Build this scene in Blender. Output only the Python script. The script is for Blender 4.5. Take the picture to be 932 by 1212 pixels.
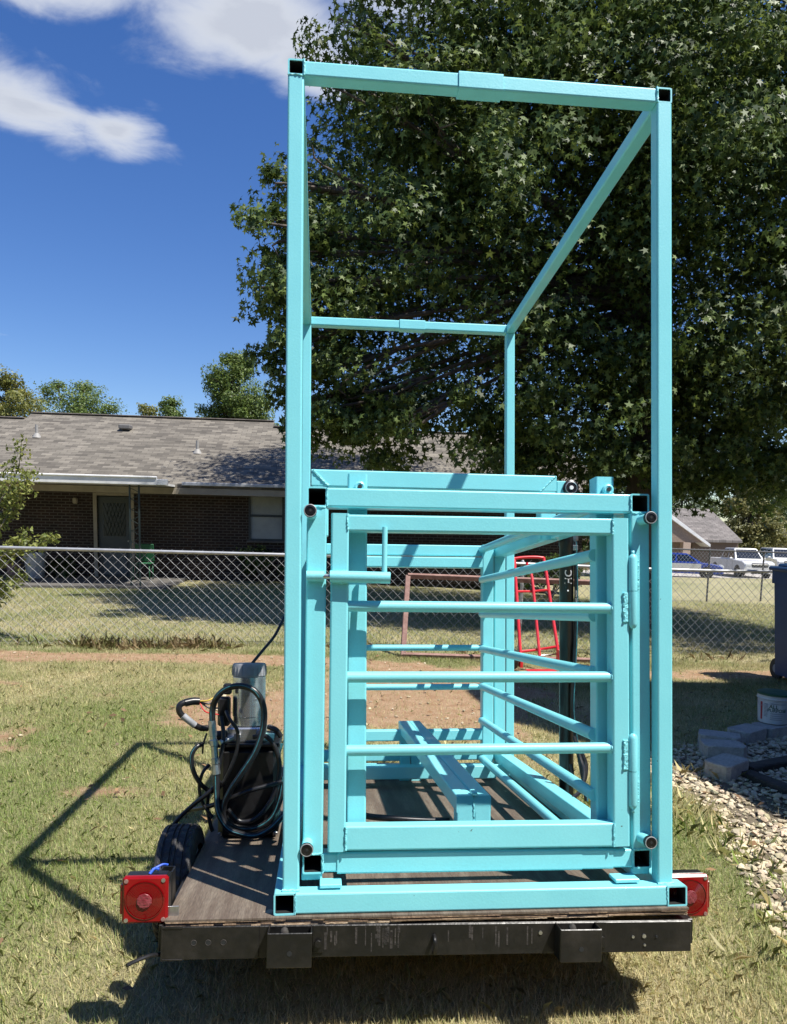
import bpy, math, random
import numpy as np
from mathutils import Matrix, Vector

# ------------------------------------------------------------------ camera, sky, sun
S = bpy.context.scene
for o in list(bpy.data.objects): bpy.data.objects.remove(o)
C = S.collection
HC = 1.6                                     # height of the phone above the lawn
TC = np.array([0.109133, -2.31761, 0.825449])  # camera in the cage's own frame
RC = np.array([[0.995102, -0.098755, 0.004392], [0.005885, 0.014828, -0.999873], [0.098677, 0.995001, 0.015337]])
FPX, CX, CY, IW, IH = 880.0, 466.0, 719.913, 932.0, 1212.0
TH, RO = math.radians(7.4), 0.005            # the trailer stands tongue down
_rx = np.array([[1, 0, 0], [0, math.cos(TH), math.sin(TH)], [0, -math.sin(TH), math.cos(TH)]])
_ry = np.array([[math.cos(RO), 0, -math.sin(RO)], [0, 1, 0], [math.sin(RO), 0, math.cos(RO)]])
Q = _ry @ _rx
def c2w(p): return Q @ (np.array(p, float) - TC) + np.array([0, 0, HC])
def _ray(u, v): return Q @ (RC.T @ np.array([(u - CX) / FPX, (v - CY) / FPX, 1.0]))
def cp(u, v, Y):                             # survey: image point on a cage plane, cage coordinates
    d = RC.T @ np.array([(u - CX) / FPX, (v - CY) / FPX, 1.0]); return TC + d * ((Y - TC[1]) / d[1])
def wy(u, v, y): d = _ray(u, v); return d * (y / d[1]) + np.array([0, 0, HC])
def wg(u, v, z=0): d = _ray(u, v); return d * ((z - HC) / d[2]) + np.array([0, 0, HC])

cam = bpy.data.cameras.new('camera'); co = bpy.data.objects.new('camera', cam); C.objects.link(co)
mw = Q @ np.array([RC[0], -RC[1], -RC[2]]).T
co.matrix_world = Matrix(((*mw[0], 0), (*mw[1], 0), (*mw[2], HC), (0, 0, 0, 1)))
cam.sensor_width = 36; cam.lens = FPX / IH * 36; cam.shift_x = 0; cam.shift_y = (CY - IH / 2) / IH
cam.clip_start = 0.05; cam.clip_end = 2000
S.camera = co

SUN = np.array([0.428, -0.297, 1.0])          # towards the sun
SUNL = SUN / np.linalg.norm(SUN)
el = math.asin(SUNL[2]); az = math.atan2(SUNL[0], SUNL[1])
W = bpy.data.worlds.new('World'); S.world = W; W.use_nodes = True
nt = W.node_tree; nt.nodes.clear()
def N(t, ty, **k):
    n = t.nodes.new(ty)
    for a, b in k.items():
        if a.startswith('i_'): n.inputs[int(a[2:])].default_value = b
        else: setattr(n, a, b)
    return n
def mth(t, op, a, b=None, c=None, clamp=False):
    n = t.nodes.new('ShaderNodeMath'); n.operation = op; n.use_clamp = clamp
    for i, x in enumerate((a, b, c)):
        if x is None: continue
        if isinstance(x, (int, float)): n.inputs[i].default_value = x
        else: t.links.new(x, n.inputs[i])
    return n.outputs[0]
sky = N(nt, 'ShaderNodeTexSky'); sky.sky_type = 'NISHITA'; sky.sun_disc = False
sky.sun_elevation = el; sky.sun_rotation = az; sky.altitude = 300; sky.air_density = 1.0; sky.dust_density = 0.3; sky.ozone_density = 3.0
bg = N(nt, 'ShaderNodeBackground'); bg.inputs[1].default_value = 0.098
wo = N(nt, 'ShaderNodeOutputWorld')
geo = N(nt, 'ShaderNodeTexCoord'); sep = N(nt, 'ShaderNodeSeparateXYZ'); nt.links.new(geo.outputs['Generated'], sep.inputs[0])
zc = mth(nt, 'MAXIMUM', sep.outputs[2], 0.04)
px = mth(nt, 'DIVIDE', sep.outputs[0], zc); py = mth(nt, 'DIVIDE', sep.outputs[1], zc)
cmb = N(nt, 'ShaderNodeCombineXYZ'); nt.links.new(px, cmb.inputs[0]); nt.links.new(py, cmb.inputs[1])
n1 = N(nt, 'ShaderNodeTexNoise'); n1.inputs['Scale'].default_value = 4.2; n1.inputs['Detail'].default_value = 9; n1.inputs['Roughness'].default_value = 0.58; n1.inputs['Distortion'].default_value = 0.35
nt.links.new(cmb.outputs[0], n1.inputs['Vector'])
n0 = N(nt, 'ShaderNodeTexNoise'); n0.inputs['Scale'].default_value = 0.55; n0.inputs['Detail'].default_value = 3
nt.links.new(cmb.outputs[0], n0.inputs['Vector'])
def blob(x, y, rx, ry, w):                   # a cloud of the layer: soft-edged patch in the cloud plane
    a = mth(nt, 'MULTIPLY', mth(nt, 'SUBTRACT', px, x), 1 / rx); b = mth(nt, 'MULTIPLY', mth(nt, 'SUBTRACT', py, y), 1 / ry)
    d = mth(nt, 'SQRT', mth(nt, 'ADD', mth(nt, 'MULTIPLY', a, a), mth(nt, 'MULTIPLY', b, b)))
    return mth(nt, 'MULTIPLY', mth(nt, 'SUBTRACT', 1.0, d, clamp=True), w)
bl = mth(nt, 'MULTIPLY', mth(nt, 'SUBTRACT', n0.outputs['Fac'], 0.74), 4.0)
bl = mth(nt, 'MAXIMUM', bl, -1.10)
for a in ((-0.74, 2.04, 0.34, 0.36, 1.0), (-0.54, 2.14, 0.22, 0.27, 0.92), (-0.50, 1.54, 0.44, 0.24, 1.0), (-0.18, 1.66, 0.40, 0.30, 1.1), (-0.04, 1.78, 0.26, 0.24, 1.0),
          (0.2, 1.5, 0.5, 0.22, 0.9), (-1.5, 0.2, 0.5, 0.4, 0.9), (0.9, -1.2, 0.6, 0.4, 0.9), (-2.6, 3.6, 0.5, 0.5, 0.8), (2.6, 2.2, 0.7, 0.5, 0.9), (-0.9, -2.4, 0.8, 0.5, 0.9)):
    bl = mth(nt, 'MAXIMUM', bl, mth(nt, 'SUBTRACT', mth(nt, 'MULTIPLY', blob(*a), 1.62), 0.80))
den = mth(nt, 'ADD', bl, mth(nt, 'MULTIPLY', mth(nt, 'SUBTRACT', n1.outputs['Fac'], 0.5), 1.9))
mr = N(nt, 'ShaderNodeMapRange'); mr.interpolation_type = 'SMOOTHSTEP'; nt.links.new(den, mr.inputs[0]); mr.inputs[1].default_value = -0.34; mr.inputs[2].default_value = 0.62; mr.inputs[3].default_value = 0; mr.inputs[4].default_value = 0.93
cr = N(nt, 'ShaderNodeValToRGB'); nt.links.new(den, cr.inputs[0])
cr.color_ramp.elements[0].position = 0.0; cr.color_ramp.elements[0].color = (5.9, 6.15, 6.5, 1)
cr.color_ramp.elements[1].position = 0.75; cr.color_ramp.elements[1].color = (4.0, 4.25, 4.8, 1)
mx = N(nt, 'ShaderNodeMix', data_type='RGBA'); nt.links.new(mr.outputs[0], mx.inputs[0]); nt.links.new(cr.outputs[0], mx.inputs[7])
hs = N(nt, 'ShaderNodeHueSaturation'); hs.inputs['Saturation'].default_value = 1.27; hs.inputs['Value'].default_value = 0.95; hs.inputs['Hue'].default_value = 0.513
nt.links.new(sky.outputs[0], hs.inputs['Color']); nt.links.new(hs.outputs[0], mx.inputs[6])
nt.links.new(mx.outputs[2], bg.inputs[0]); nt.links.new(bg.outputs[0], wo.inputs[0])

sl = bpy.data.lights.new('sun', 'SUN'); sl.energy = 5.0; sl.angle = math.radians(0.53); sl.color = (1.0, 0.955, 0.88)
so = bpy.data.objects.new('sun', sl); C.objects.link(so); so.location = (5, -4, 12)
so.rotation_euler = Vector(-SUNL).to_track_quat('-Z', 'Y').to_euler()
S.view_settings.view_transform = 'Standard'; S.view_settings.look = 'None'; S.view_settings.exposure = 0.65; S.view_settings.gamma = 1.0
S.render.engine = 'CYCLES'

# ------------------------------------------------------------------ helpers
rnd = random.Random(7); RNG = np.random.default_rng(11)
def ss(a, b, x): t = np.clip((np.asarray(x, float) - a) / (b - a), 0, 1); return t * t * (3 - 2 * t)
def _hash(ix, iy, s): h = np.sin(ix * 127.1 + iy * 311.7 + s * 74.7) * 43758.5453; return h - np.floor(h)
def vnoise(x, y, s):
    x = np.asarray(x, float); y = np.asarray(y, float); ix = np.floor(x); iy = np.floor(y); fx = x - ix; fy = y - iy
    fx = fx * fx * (3 - 2 * fx); fy = fy * fy * (3 - 2 * fy)
    a = _hash(ix, iy, s); b = _hash(ix + 1, iy, s); c = _hash(ix, iy + 1, s); d = _hash(ix + 1, iy + 1, s)
    return a + (b - a) * fx + (c - a) * fy + (a - b - c + d) * fx * fy
def fbm(x, y, s, o=4): return sum(vnoise(x * 2 ** i, y * 2 ** i, s + i) / 2 ** (i + 1) for i in range(o)) / (1 - 0.5 ** o)

class MB:
    """collects shapes; build() links them as one mesh object"""
    def __init__(s): s.v = []; s.f = []; s.sm = []
    def add(s, V, F, smooth=False):
        n = len(s.v); s.v += [tuple(map(float, p)) for p in V]; s.f += [tuple(i + n for i in f) for f in F]
        s.sm += (smooth if isinstance(smooth, list) else [smooth] * len(F)); return s
    def box(s, c, d, R=None, bev=0.0):
        h = np.array(d, float) / 2; c = np.array(c, float); R = np.eye(3) if R is None else np.array(R)
        if bev <= 0:
            V = [c + R @ (h * np.array([a, b, e])) for a in (-1, 1) for b in (-1, 1) for e in (-1, 1)]
            return s.add(V, [(0, 1, 3, 2), (4, 6, 7, 5), (0, 4, 5, 1), (2, 3, 7, 6), (0, 2, 6, 4), (1, 5, 7, 3)])
        b = min(bev, 0.45 * h.min() * 2); V = []; idx = {}
        for a in (-1, 1):
            for bb in (-1, 1):
                for e in (-1, 1):
                    sg = np.array([a, bb, e])
                    for ax in range(3):
                        q = (h - b) * sg; q[ax] = h[ax] * sg[ax]; idx[(a, bb, e, ax)] = len(V); V.append(c + R @ q)
        F = []
        def fc(l):
            P = [np.array(V[i]) for i in l]; n = np.cross(P[1] - P[0], P[2] - P[0])
            F.append(tuple(l) if np.dot(n, sum(P) / len(P) - c) > 0 else tuple(l[::-1]))
        def key(ax, sa, o1, o2, k):
            t = [0, 0, 0]; t[ax] = sa; t[(ax + 1) % 3] = o1; t[(ax + 2) % 3] = o2; return idx[(*t, k)]
        for ax in range(3):
            for sa in (-1, 1): fc([key(ax, sa, o1, o2, ax) for o1, o2 in ((-1, -1), (1, -1), (1, 1), (-1, 1))])
            for o1 in (-1, 1):
                for o2 in (-1, 1):
                    a1, a2 = (ax + 1) % 3, (ax + 2) % 3
                    fc([key(ax, -1, o1, o2, a1), key(ax, 1, o1, o2, a1), key(ax, 1, o1, o2, a2), key(ax, -1, o1, o2, a2)])
        for a in (-1, 1):
            for bb in (-1, 1):
                for e in (-1, 1): fc([idx[(a, bb, e, k)] for k in range(3)])
        return s.add(V, F)
    def sq(s, p0, p1, w, h=None, up=(0, 0, 1), hollow=False, r=0.006, wall=0.005):
        """square steel tube from p0 to p1 with rounded corners, open-ended when hollow"""
        h = h or w; p0 = np.array(p0, float); p1 = np.array(p1, float); z = p1 - p0; z /= np.linalg.norm(z)
        u = np.array(up, float); u -= z * u.dot(z)
        if np.linalg.norm(u) < 1e-6: u = np.array([0, 1.0, 0]); u -= z * u.dot(z)
        u /= np.linalg.norm(u); x = np.cross(u, z)
        def ring(p, ww, hh, rr):
            o = []
            for sx, sy, a0 in ((1, 1, 0), (-1, 1, 90), (-1, -1, 180), (1, -1, 270)):
                for k in range(4):
                    a = math.radians(a0 + 30 * k); o.append(p + x * (sx * (ww / 2 - rr) + rr * math.cos(a)) + u * (sy * (hh / 2 - rr) + rr * math.sin(a)))
            return o
        n = 16; V = ring(p0, w, h, r) + ring(p1, w, h, r); F = []; sm = []
        for i in range(n): F.append((i, (i + 1) % n, n + (i + 1) % n, n + i)); sm.append(i % 4 != 3)
        if not hollow:
            F += [tuple(range(n - 1, -1, -1)), tuple(range(n, 2 * n))]; sm += [False, False]
        else:
            V += ring(p0, w - 2 * wall, h - 2 * wall, r * .6) + ring(p1, w - 2 * wall, h - 2 * wall, r * .6)
            for i in range(n):
                j = (i + 1) % n
                F += [(3 * n + i, 3 * n + j, 2 * n + j, 2 * n + i), (i, 2 * n + i, 2 * n + j, j), (n + i, n + j, 3 * n + j, 3 * n + i)]; sm += [False] * 3
        return s.add(V, F, sm)
    def cyl(s, p0, p1, r, n=14, r1=None, caps=True):
        r1 = r if r1 is None else r1; p0 = np.array(p0, float); p1 = np.array(p1, float); z = p1 - p0; z /= np.linalg.norm(z)
        a = np.array([1.0, 0, 0]) if abs(z[0]) < .8 else np.array([0, 1.0, 0]); x = np.cross(a, z); x /= np.linalg.norm(x); y = np.cross(z, x)
        V = [p + (x * math.cos(t) + y * math.sin(t)) * q for p, q in ((p0, r), (p1, r1)) for t in [2 * math.pi * i / n for i in range(n)]]
        F = [(i, (i + 1) % n, n + (i + 1) % n, n + i) for i in range(n)]; sm = [True] * n
        if caps: F += [tuple(range(n - 1, -1, -1)), tuple(range(n, 2 * n))]; sm += [False, False]
        return s.add(V, F, sm)
    def lathe(s, prof, o, ax, n=20, smooth=True):
        """prof: (radius, distance along axis)"""
        o = np.array(o, float); z = np.array(ax, float); z /= np.linalg.norm(z)
        a = np.array([1.0, 0, 0]) if abs(z[0]) < .8 else np.array([0, 1.0, 0]); x = np.cross(a, z); x /= np.linalg.norm(x); y = np.cross(z, x)
        V = [o + z * d + (x * math.cos(t) + y * math.sin(t)) * r for r, d in prof for t in [2 * math.pi * i / n for i in range(n)]]
        F = [(k * n + i, k * n + (i + 1) % n, (k + 1) * n + (i + 1) % n, (k + 1) * n + i) for k in range(len(prof) - 1) for i in range(n)]; sm = [smooth] * len(F)
        F += [tuple(range(n - 1, -1, -1)), tuple(range((len(prof) - 1) * n, len(prof) * n))]; sm += [False, False]
        return s.add(V, F, sm)
    def sweep(s, pts, r, n=8, sub=5, r1=None):
        P = [np.array(p, float) for p in pts]
        if sub > 1 and len(P) > 2:
            E = [2 * P[0] - P[1]] + P + [2 * P[-1] - P[-2]]; o = []
            for i in range(1, len(E) - 2):
                for k in range(sub):
                    t = k / sub; a, b, c, d = E[i - 1:i + 3]
                    o.append(.5 * (2 * b + (c - a) * t + (2 * a - 5 * b + 4 * c - d) * t * t + (3 * b - a - 3 * c + d) * t ** 3))
            P = o + [P[-1]]
        m = len(P); T = [P[min(i + 1, m - 1)] - P[max(i - 1, 0)] for i in range(m)]; T = [t / (np.linalg.norm(t) + 1e-9) for t in T]
        x = np.cross(T[0], [0.3, 0.5, 0.8]); x /= np.linalg.norm(x); V = []
        for i in range(m):
            x = x - T[i] * x.dot(T[i]); x /= np.linalg.norm(x); y = np.cross(T[i], x); rr = r if r1 is None else r + (r1 - r) * i / (m - 1)
            V += [P[i] + (x * math.cos(a) + y * math.sin(a)) * rr for a in [2 * math.pi * k / n for k in range(n)]]
        F = [(i * n + k, i * n + (k + 1) % n, (i + 1) * n + (k + 1) % n, (i + 1) * n + k) for i in range(m - 1) for k in range(n)]; sm = [True] * len(F)
        F += [tuple(range(n - 1, -1, -1)), tuple(range((m - 1) * n, m * n))]; sm += [False, False]
        return s.add(V, F, sm)
    def poly(s, pts, ext):                   # prism: planar outline moved along ext
        n = len(pts); e = np.array(ext, float); P = [np.array(p, float) for p in pts]; V = P + [p + e for p in P]
        nr = sum((np.cross(P[i] - P[0], P[(i + 1) % n] - P[0]) for i in range(1, n - 1)), np.zeros(3))
        F = [tuple(range(n)), tuple(range(2 * n - 1, n - 1, -1))] + [(i, n + i, n + (i + 1) % n, (i + 1) % n) for i in range(n)]
        if nr.dot(e) > 0: F = [f[::-1] for f in F]
        return s.add(V, F)
    def build(s, name, m, parent=None, off=None, kind=None):
        me = bpy.data.meshes.new(name); me.from_pydata(s.v, [], s.f); me.polygons.foreach_set('use_smooth', s.sm); me.update()
        if any(s.sm): me.set_sharp_from_angle(angle=math.radians(38)); me.polygons.foreach_set('use_smooth', s.sm)
        o = bpy.data.objects.new(name, me); C.objects.link(o); me.materials.append(m)
        if parent is not None: o.parent = parent
        if off is not None: o.location = off
        if kind: o['kind'] = kind
        return o

def tag(o, label, cat, group=None, kind=None):
    o['label'] = label; o['category'] = cat
    if group: o['group'] = group
    if kind: o['kind'] = kind
    return o
def thing(name, label, cat, loc=(0, 0, 0), rotz=0, group=None, M=None):
    o = bpy.data.objects.new(name, None); C.objects.link(o); o.empty_display_size = .2
    if M is not None: o.matrix_world = M
    else: o.location = loc; o.rotation_euler = (0, 0, rotz)
    return tag(o, label, cat, group)
def cage_thing(name, label, cat, base, group=None):
    """thing standing in the trailer's frame; parts are built in cage coordinates"""
    w = c2w(base); M = Matrix([[*Q[i], w[i]] for i in range(3)] + [[0, 0, 0, 1]])
    o = thing(name, label, cat, M=M, group=group); o['_b'] = [-float(x) for x in base]; return o
def cb(mb, name, m, root, parent=None, kind=None):
    if parent is None: return mb.build(name, m, root, off=list(root['_b']), kind=kind)
    return mb.build(name, m, parent, kind=kind)

# ------------------------------------------------------------------ materials
def mat(name, col, rough=.5, metal=0.0, col2=None, scale=4, lo=.4, hi=.65, fine=.0, fscale=60, bump=0.0, bscale=80, coat=0.0, spec=.5, world=False, stretch=(1, 1, 1), detail=6, trans=0.0, emit=None):
    m = bpy.data.materials.new(name); m.use_nodes = True; t = m.node_tree; b = t.nodes['Principled BSDF']
    b.inputs['Base Color'].default_value = (*col, 1); b.inputs['Roughness'].default_value = rough; b.inputs['Metallic'].default_value = metal
    b.inputs['Coat Weight'].default_value = coat; b.inputs['Specular IOR Level'].default_value = spec
    if trans: b.inputs['Transmission Weight'].default_value = trans
    if world: vec = N(t, 'ShaderNodeNewGeometry').outputs['Position']
    else: vec = N(t, 'ShaderNodeTexCoord').outputs['Object']
    mp = N(t, 'ShaderNodeMapping'); mp.inputs['Scale'].default_value = stretch; t.links.new(vec, mp.inputs[0]); vec = mp.outputs[0]
    src = None
    if col2 is not None:
        n = N(t, 'ShaderNodeTexNoise'); n.inputs['Scale'].default_value = scale; n.inputs['Detail'].default_value = detail; n.inputs['Roughness'].default_value = .65; t.links.new(vec, n.inputs['Vector'])
        r = N(t, 'ShaderNodeMapRange'); t.links.new(n.outputs['Fac'], r.inputs[0]); r.inputs[1].default_value = lo; r.inputs[2].default_value = hi
        x = N(t, 'ShaderNodeMix', data_type='RGBA'); t.links.new(r.outputs[0], x.inputs[0]); x.inputs[6].default_value = (*col, 1); x.inputs[7].default_value = (*col2, 1); src = x.outputs[2]
    if fine:
        n = N(t, 'ShaderNodeTexNoise'); n.inputs['Scale'].default_value = fscale; n.inputs['Detail'].default_value = 4; t.links.new(vec, n.inputs['Vector'])
        r = N(t, 'ShaderNodeMapRange'); t.links.new(n.outputs['Fac'], r.inputs[0]); r.inputs[1].default_value = .25; r.inputs[2].default_value = .75; r.inputs[3].default_value = 1 - fine; r.inputs[4].default_value = 1 + fine
        x = N(t, 'ShaderNodeMix', data_type='RGBA', blend_type='MULTIPLY'); x.inputs[0].default_value = 1; 
        if src: t.links.new(src, x.inputs[6])
        else: x.inputs[6].default_value = (*col, 1)
        t.links.new(r.outputs[0], x.inputs[7]); src = x.outputs[2]
        rr = N(t, 'ShaderNodeMapRange'); t.links.new(n.outputs['Fac'], rr.inputs[0]); rr.inputs[3].default_value = max(rough - .12, .02); rr.inputs[4].default_value = min(rough + .12, 1); t.links.new(rr.outputs[0], b.inputs['Roughness'])
    if src: t.links.new(src, b.inputs['Base Color'])
    if bump:
        n = N(t, 'ShaderNodeTexNoise'); n.inputs['Scale'].default_value = bscale; n.inputs['Detail'].default_value = 5; t.links.new(vec, n.inputs['Vector'])
        u = N(t, 'ShaderNodeBump'); u.inputs['Strength'].default_value = bump; u.inputs['Distance'].default_value = .01; t.links.new(n.outputs['Fac'], u.inputs['Height']); t.links.new(u.outputs[0], b.inputs['Normal'])
    return m
def brick_mat(name, c1, c2, mortar, bw, bh, ms=.012, rot=(math.pi / 2, 0, 0), bump=.6, rough=.9, bias=0.0, off=.5, noise=.25):
    m = bpy.data.materials.new(name); m.use_nodes = True; t = m.node_tree; b = t.nodes['Principled BSDF']; b.inputs['Roughness'].default_value = rough
    tc = N(t, 'ShaderNodeTexCoord'); mp = N(t, 'ShaderNodeMapping'); mp.inputs['Rotation'].default_value = rot; t.links.new(tc.outputs['Object'], mp.inputs[0])
    k = N(t, 'ShaderNodeTexBrick'); t.links.new(mp.outputs[0], k.inputs['Vector']); k.offset = off
    k.inputs['Color1'].default_value = (*c1, 1); k.inputs['Color2'].default_value = (*c2, 1); k.inputs['Mortar'].default_value = (*mortar, 1)
    k.inputs['Scale'].default_value = 1; k.inputs['Mortar Size'].default_value = ms; k.inputs['Brick Width'].default_value = bw; k.inputs['Row Height'].default_value = bh; k.inputs['Bias'].default_value = bias; k.inputs['Mortar Smooth'].default_value = .2
    n = N(t, 'ShaderNodeTexNoise'); n.inputs['Scale'].default_value = 2.2; n.inputs['Detail'].default_value = 8; t.links.new(tc.outputs['Object'], n.inputs['Vector'])
    r = N(t, 'ShaderNodeMapRange'); t.links.new(n.outputs['Fac'], r.inputs[0]); r.inputs[1].default_value = .3; r.inputs[2].default_value = .7; r.inputs[3].default_value = 1 - noise; r.inputs[4].default_value = 1 + noise
    x = N(t, 'ShaderNodeMix', data_type='RGBA', blend_type='MULTIPLY'); x.inputs[0].default_value = 1; t.links.new(k.outputs['Color'], x.inputs[6]); t.links.new(r.outputs[0], x.inputs[7]); t.links.new(x.outputs[2], b.inputs['Base Color'])
    u = N(t, 'ShaderNodeBump'); u.inputs['Strength'].default_value = bump; u.inputs['Distance'].default_value = .01; u.invert = True; t.links.new(k.outputs['Fac'], u.inputs['Height']); t.links.new(u.outputs[0], b.inputs['Normal'])
    return m
def leaf_mat(name, tl=.35, rough=.42, spec=.5):
    """leaf tint from the mesh attribute; a part of the light comes through the blade"""
    m = bpy.data.materials.new(name); m.use_nodes = True; t = m.node_tree; b = t.nodes['Principled BSDF']; out = t.nodes['Material Output']
    a = N(t, 'ShaderNodeAttribute'); a.attribute_name = 'tint'
    t.links.new(a.outputs['Color'], b.inputs['Base Color']); b.inputs['Roughness'].default_value = rough; b.inputs['Specular IOR Level'].default_value = spec
    d = N(t, 'ShaderNodeBsdfTranslucent'); h = N(t, 'ShaderNodeHueSaturation'); h.inputs['Value'].default_value = 1.25; h.inputs['Hue'].default_value = .485; t.links.new(a.outputs['Color'], h.inputs['Color']); t.links.new(h.outputs[0], d.inputs[0])
    x = N(t, 'ShaderNodeMixShader'); x.inputs[0].default_value = tl; t.links.new(b.outputs[0], x.inputs[1]); t.links.new(d.outputs[0], x.inputs[2]); t.links.new(x.outputs[0], out.inputs[0])
    return m
MT = {}
MT['paint'] = mat('turquoise_paint', (.208, .640, .700), .40, col2=(.230, .675, .730), scale=3.5, fine=.035, fscale=200, bump=.05, bscale=160, coat=.15)
def wear(m, col, thr, sc):
    t = m.node_tree; b = t.nodes['Principled BSDF']; lk = b.inputs['Base Color'].links[0].from_socket; tc = N(t, 'ShaderNodeTexCoord')
    n = N(t, 'ShaderNodeTexNoise'); n.inputs['Scale'].default_value = sc; n.inputs['Detail'].default_value = 3; t.links.new(tc.outputs['Object'], n.inputs['Vector'])
    n2 = N(t, 'ShaderNodeTexNoise'); n2.inputs['Scale'].default_value = 3.0; t.links.new(tc.outputs['Object'], n2.inputs['Vector'])
    q = mth(t, 'ADD', n.outputs['Fac'], mth(t, 'MULTIPLY', mth(t, 'SUBTRACT', n2.outputs['Fac'], .5), .35))
    r_ = N(t, 'ShaderNodeMapRange'); t.links.new(q, r_.inputs[0]); r_.inputs[1].default_value = thr; r_.inputs[2].default_value = thr + .03
    x = N(t, 'ShaderNodeMix', data_type='RGBA'); t.links.new(r_.outputs[0], x.inputs[0]); t.links.new(lk, x.inputs[6]); x.inputs[7].default_value = (*col, 1); t.links.new(x.outputs[2], b.inputs['Base Color'])
wear(MT['paint'], (.10, .20, .20), .775, 55)
MT['weld'] = mat('weld_bead', (.208, .640, .700), .42, fine=.08, fscale=150, bump=.9, bscale=70)
MT['plate'] = mat('worn_turquoise', (.30, .70, .70), .5, col2=(.50, .72, .68), scale=30, lo=.45, hi=.6, bump=.3)
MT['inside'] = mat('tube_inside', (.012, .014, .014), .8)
MT['rubber'] = mat('black_rubber', (.018, .018, .019), .6, col2=(.04, .038, .036), scale=30, bump=.2, bscale=200)
MT['blackmetal'] = mat('black_frame_paint', (.008, .008, .008), .38, col2=(.028, .025, .022), scale=7, lo=.45, hi=.75, fine=.2, fscale=45, bump=.15, bscale=60, spec=.45)
MT['rust'] = mat('rust_stain', (.050, .044, .038), .8, col2=(.022, .02, .018), scale=40, bump=.4)
MT['steel'] = mat('zinc_steel', (.55, .56, .56), .33, .9, col2=(.40, .41, .42), scale=14, fine=.1, fscale=70)
MT['alu'] = mat('brushed_aluminium', (.62, .63, .64), .26, .88, col2=(.52, .53, .55), scale=6, stretch=(1, 1, 12))
MT['galv'] = mat('galvanised_wire', (.34, .345, .35), .48, .5, col2=(.22, .225, .23), scale=20)
MT['galvdull'] = mat('galvanised_pipe', (.46, .47, .48), .45, .5, col2=(.32, .33, .34), scale=8, lo=.4, hi=.7)
MT['black'] = mat('black_plastic', (.006, .006, .0065), .33, col2=(.013, .013, .014), scale=12, fine=.1)
MT['hose'] = mat('hose_rubber', (.010, .010, .011), .33, col2=(.018, .018, .02), scale=40)
MT['teal'] = mat('hose_teal_stripe', (.02, .09, .11), .45, col2=(.05, .22, .25), scale=60)
MT['grey'] = mat('grey_plastic', (.30, .31, .33), .5, col2=(.22, .23, .24), scale=20)
MT['white'] = mat('white_print', (.75, .75, .74), .6)
MT['red'] = mat('red_lens', (.21, .002, .004), .22, col2=(.26, .004, .006), scale=8, coat=0.0, spec=.4)
MT['reddark'] = mat('red_lens_ring', (.13, .0012, .0025), .16, col2=(.18, .002, .003), scale=14, coat=.5, spec=.5)
MT['redpink'] = mat('reflector', (.26, .055, .065), .3, col2=(.17, .02, .028), scale=50, bump=.5, bscale=140)
MT['redpaint'] = mat('red_paint', (.62, .02, .03), .35, col2=(.70, .035, .045), scale=10, coat=.4)
MT['rusty'] = mat('rusty_primer', (.21, .115, .095), .75, col2=(.31, .19, .16), scale=12, fine=.15, fscale=60, bump=.2)
MT['blue'] = mat('blue_tape', (.02, .09, .55), .4)
MT['copper'] = mat('yellow_wire', (.55, .40, .05), .5)
# plywood: brown stain worn along the grain
def ply_mat():
    m = mat('plywood_deck', (.105, .078, .058), .72, col2=(.20, .165, .125), scale=2.2, lo=.42, hi=.78, fine=.28, fscale=26, bump=.35, bscale=34, stretch=(9.0, 1.0, 1.0)); return m
MT['ply'] = ply_mat(); wear(MT['ply'], (.36, .29, .205), .735, 9)
MT['plyedge'] = mat('plywood_edge', (.44, .32, .205), .8, col2=(.58, .46, .32), scale=9, lo=.4, hi=.6, fine=.3, fscale=60, bump=.5, stretch=(1, 1, 4))
MT['plyedge2'] = mat('plywood_edge_dark', (.19, .125, .08), .85, col2=(.34, .24, .15), scale=11, fine=.3, fscale=70, bump=.5)
MT['bark'] = mat('bark', (.10, .080, .062), .9, col2=(.045, .036, .03), scale=6, bump=.8, bscale=18, stretch=(1, 1, .25))
MT['twig'] = mat('grey_twig', (.22, .19, .15), .85, col2=(.12, .10, .08), scale=14)
MT['leaf'] = leaf_mat('sweetgum_leaf', .28, .5, .32); MT['leaf2'] = leaf_mat('soft_leaf', .34, .5, .4); MT['grassblade'] = leaf_mat('grass_blade', .30, .55, .35)

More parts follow.
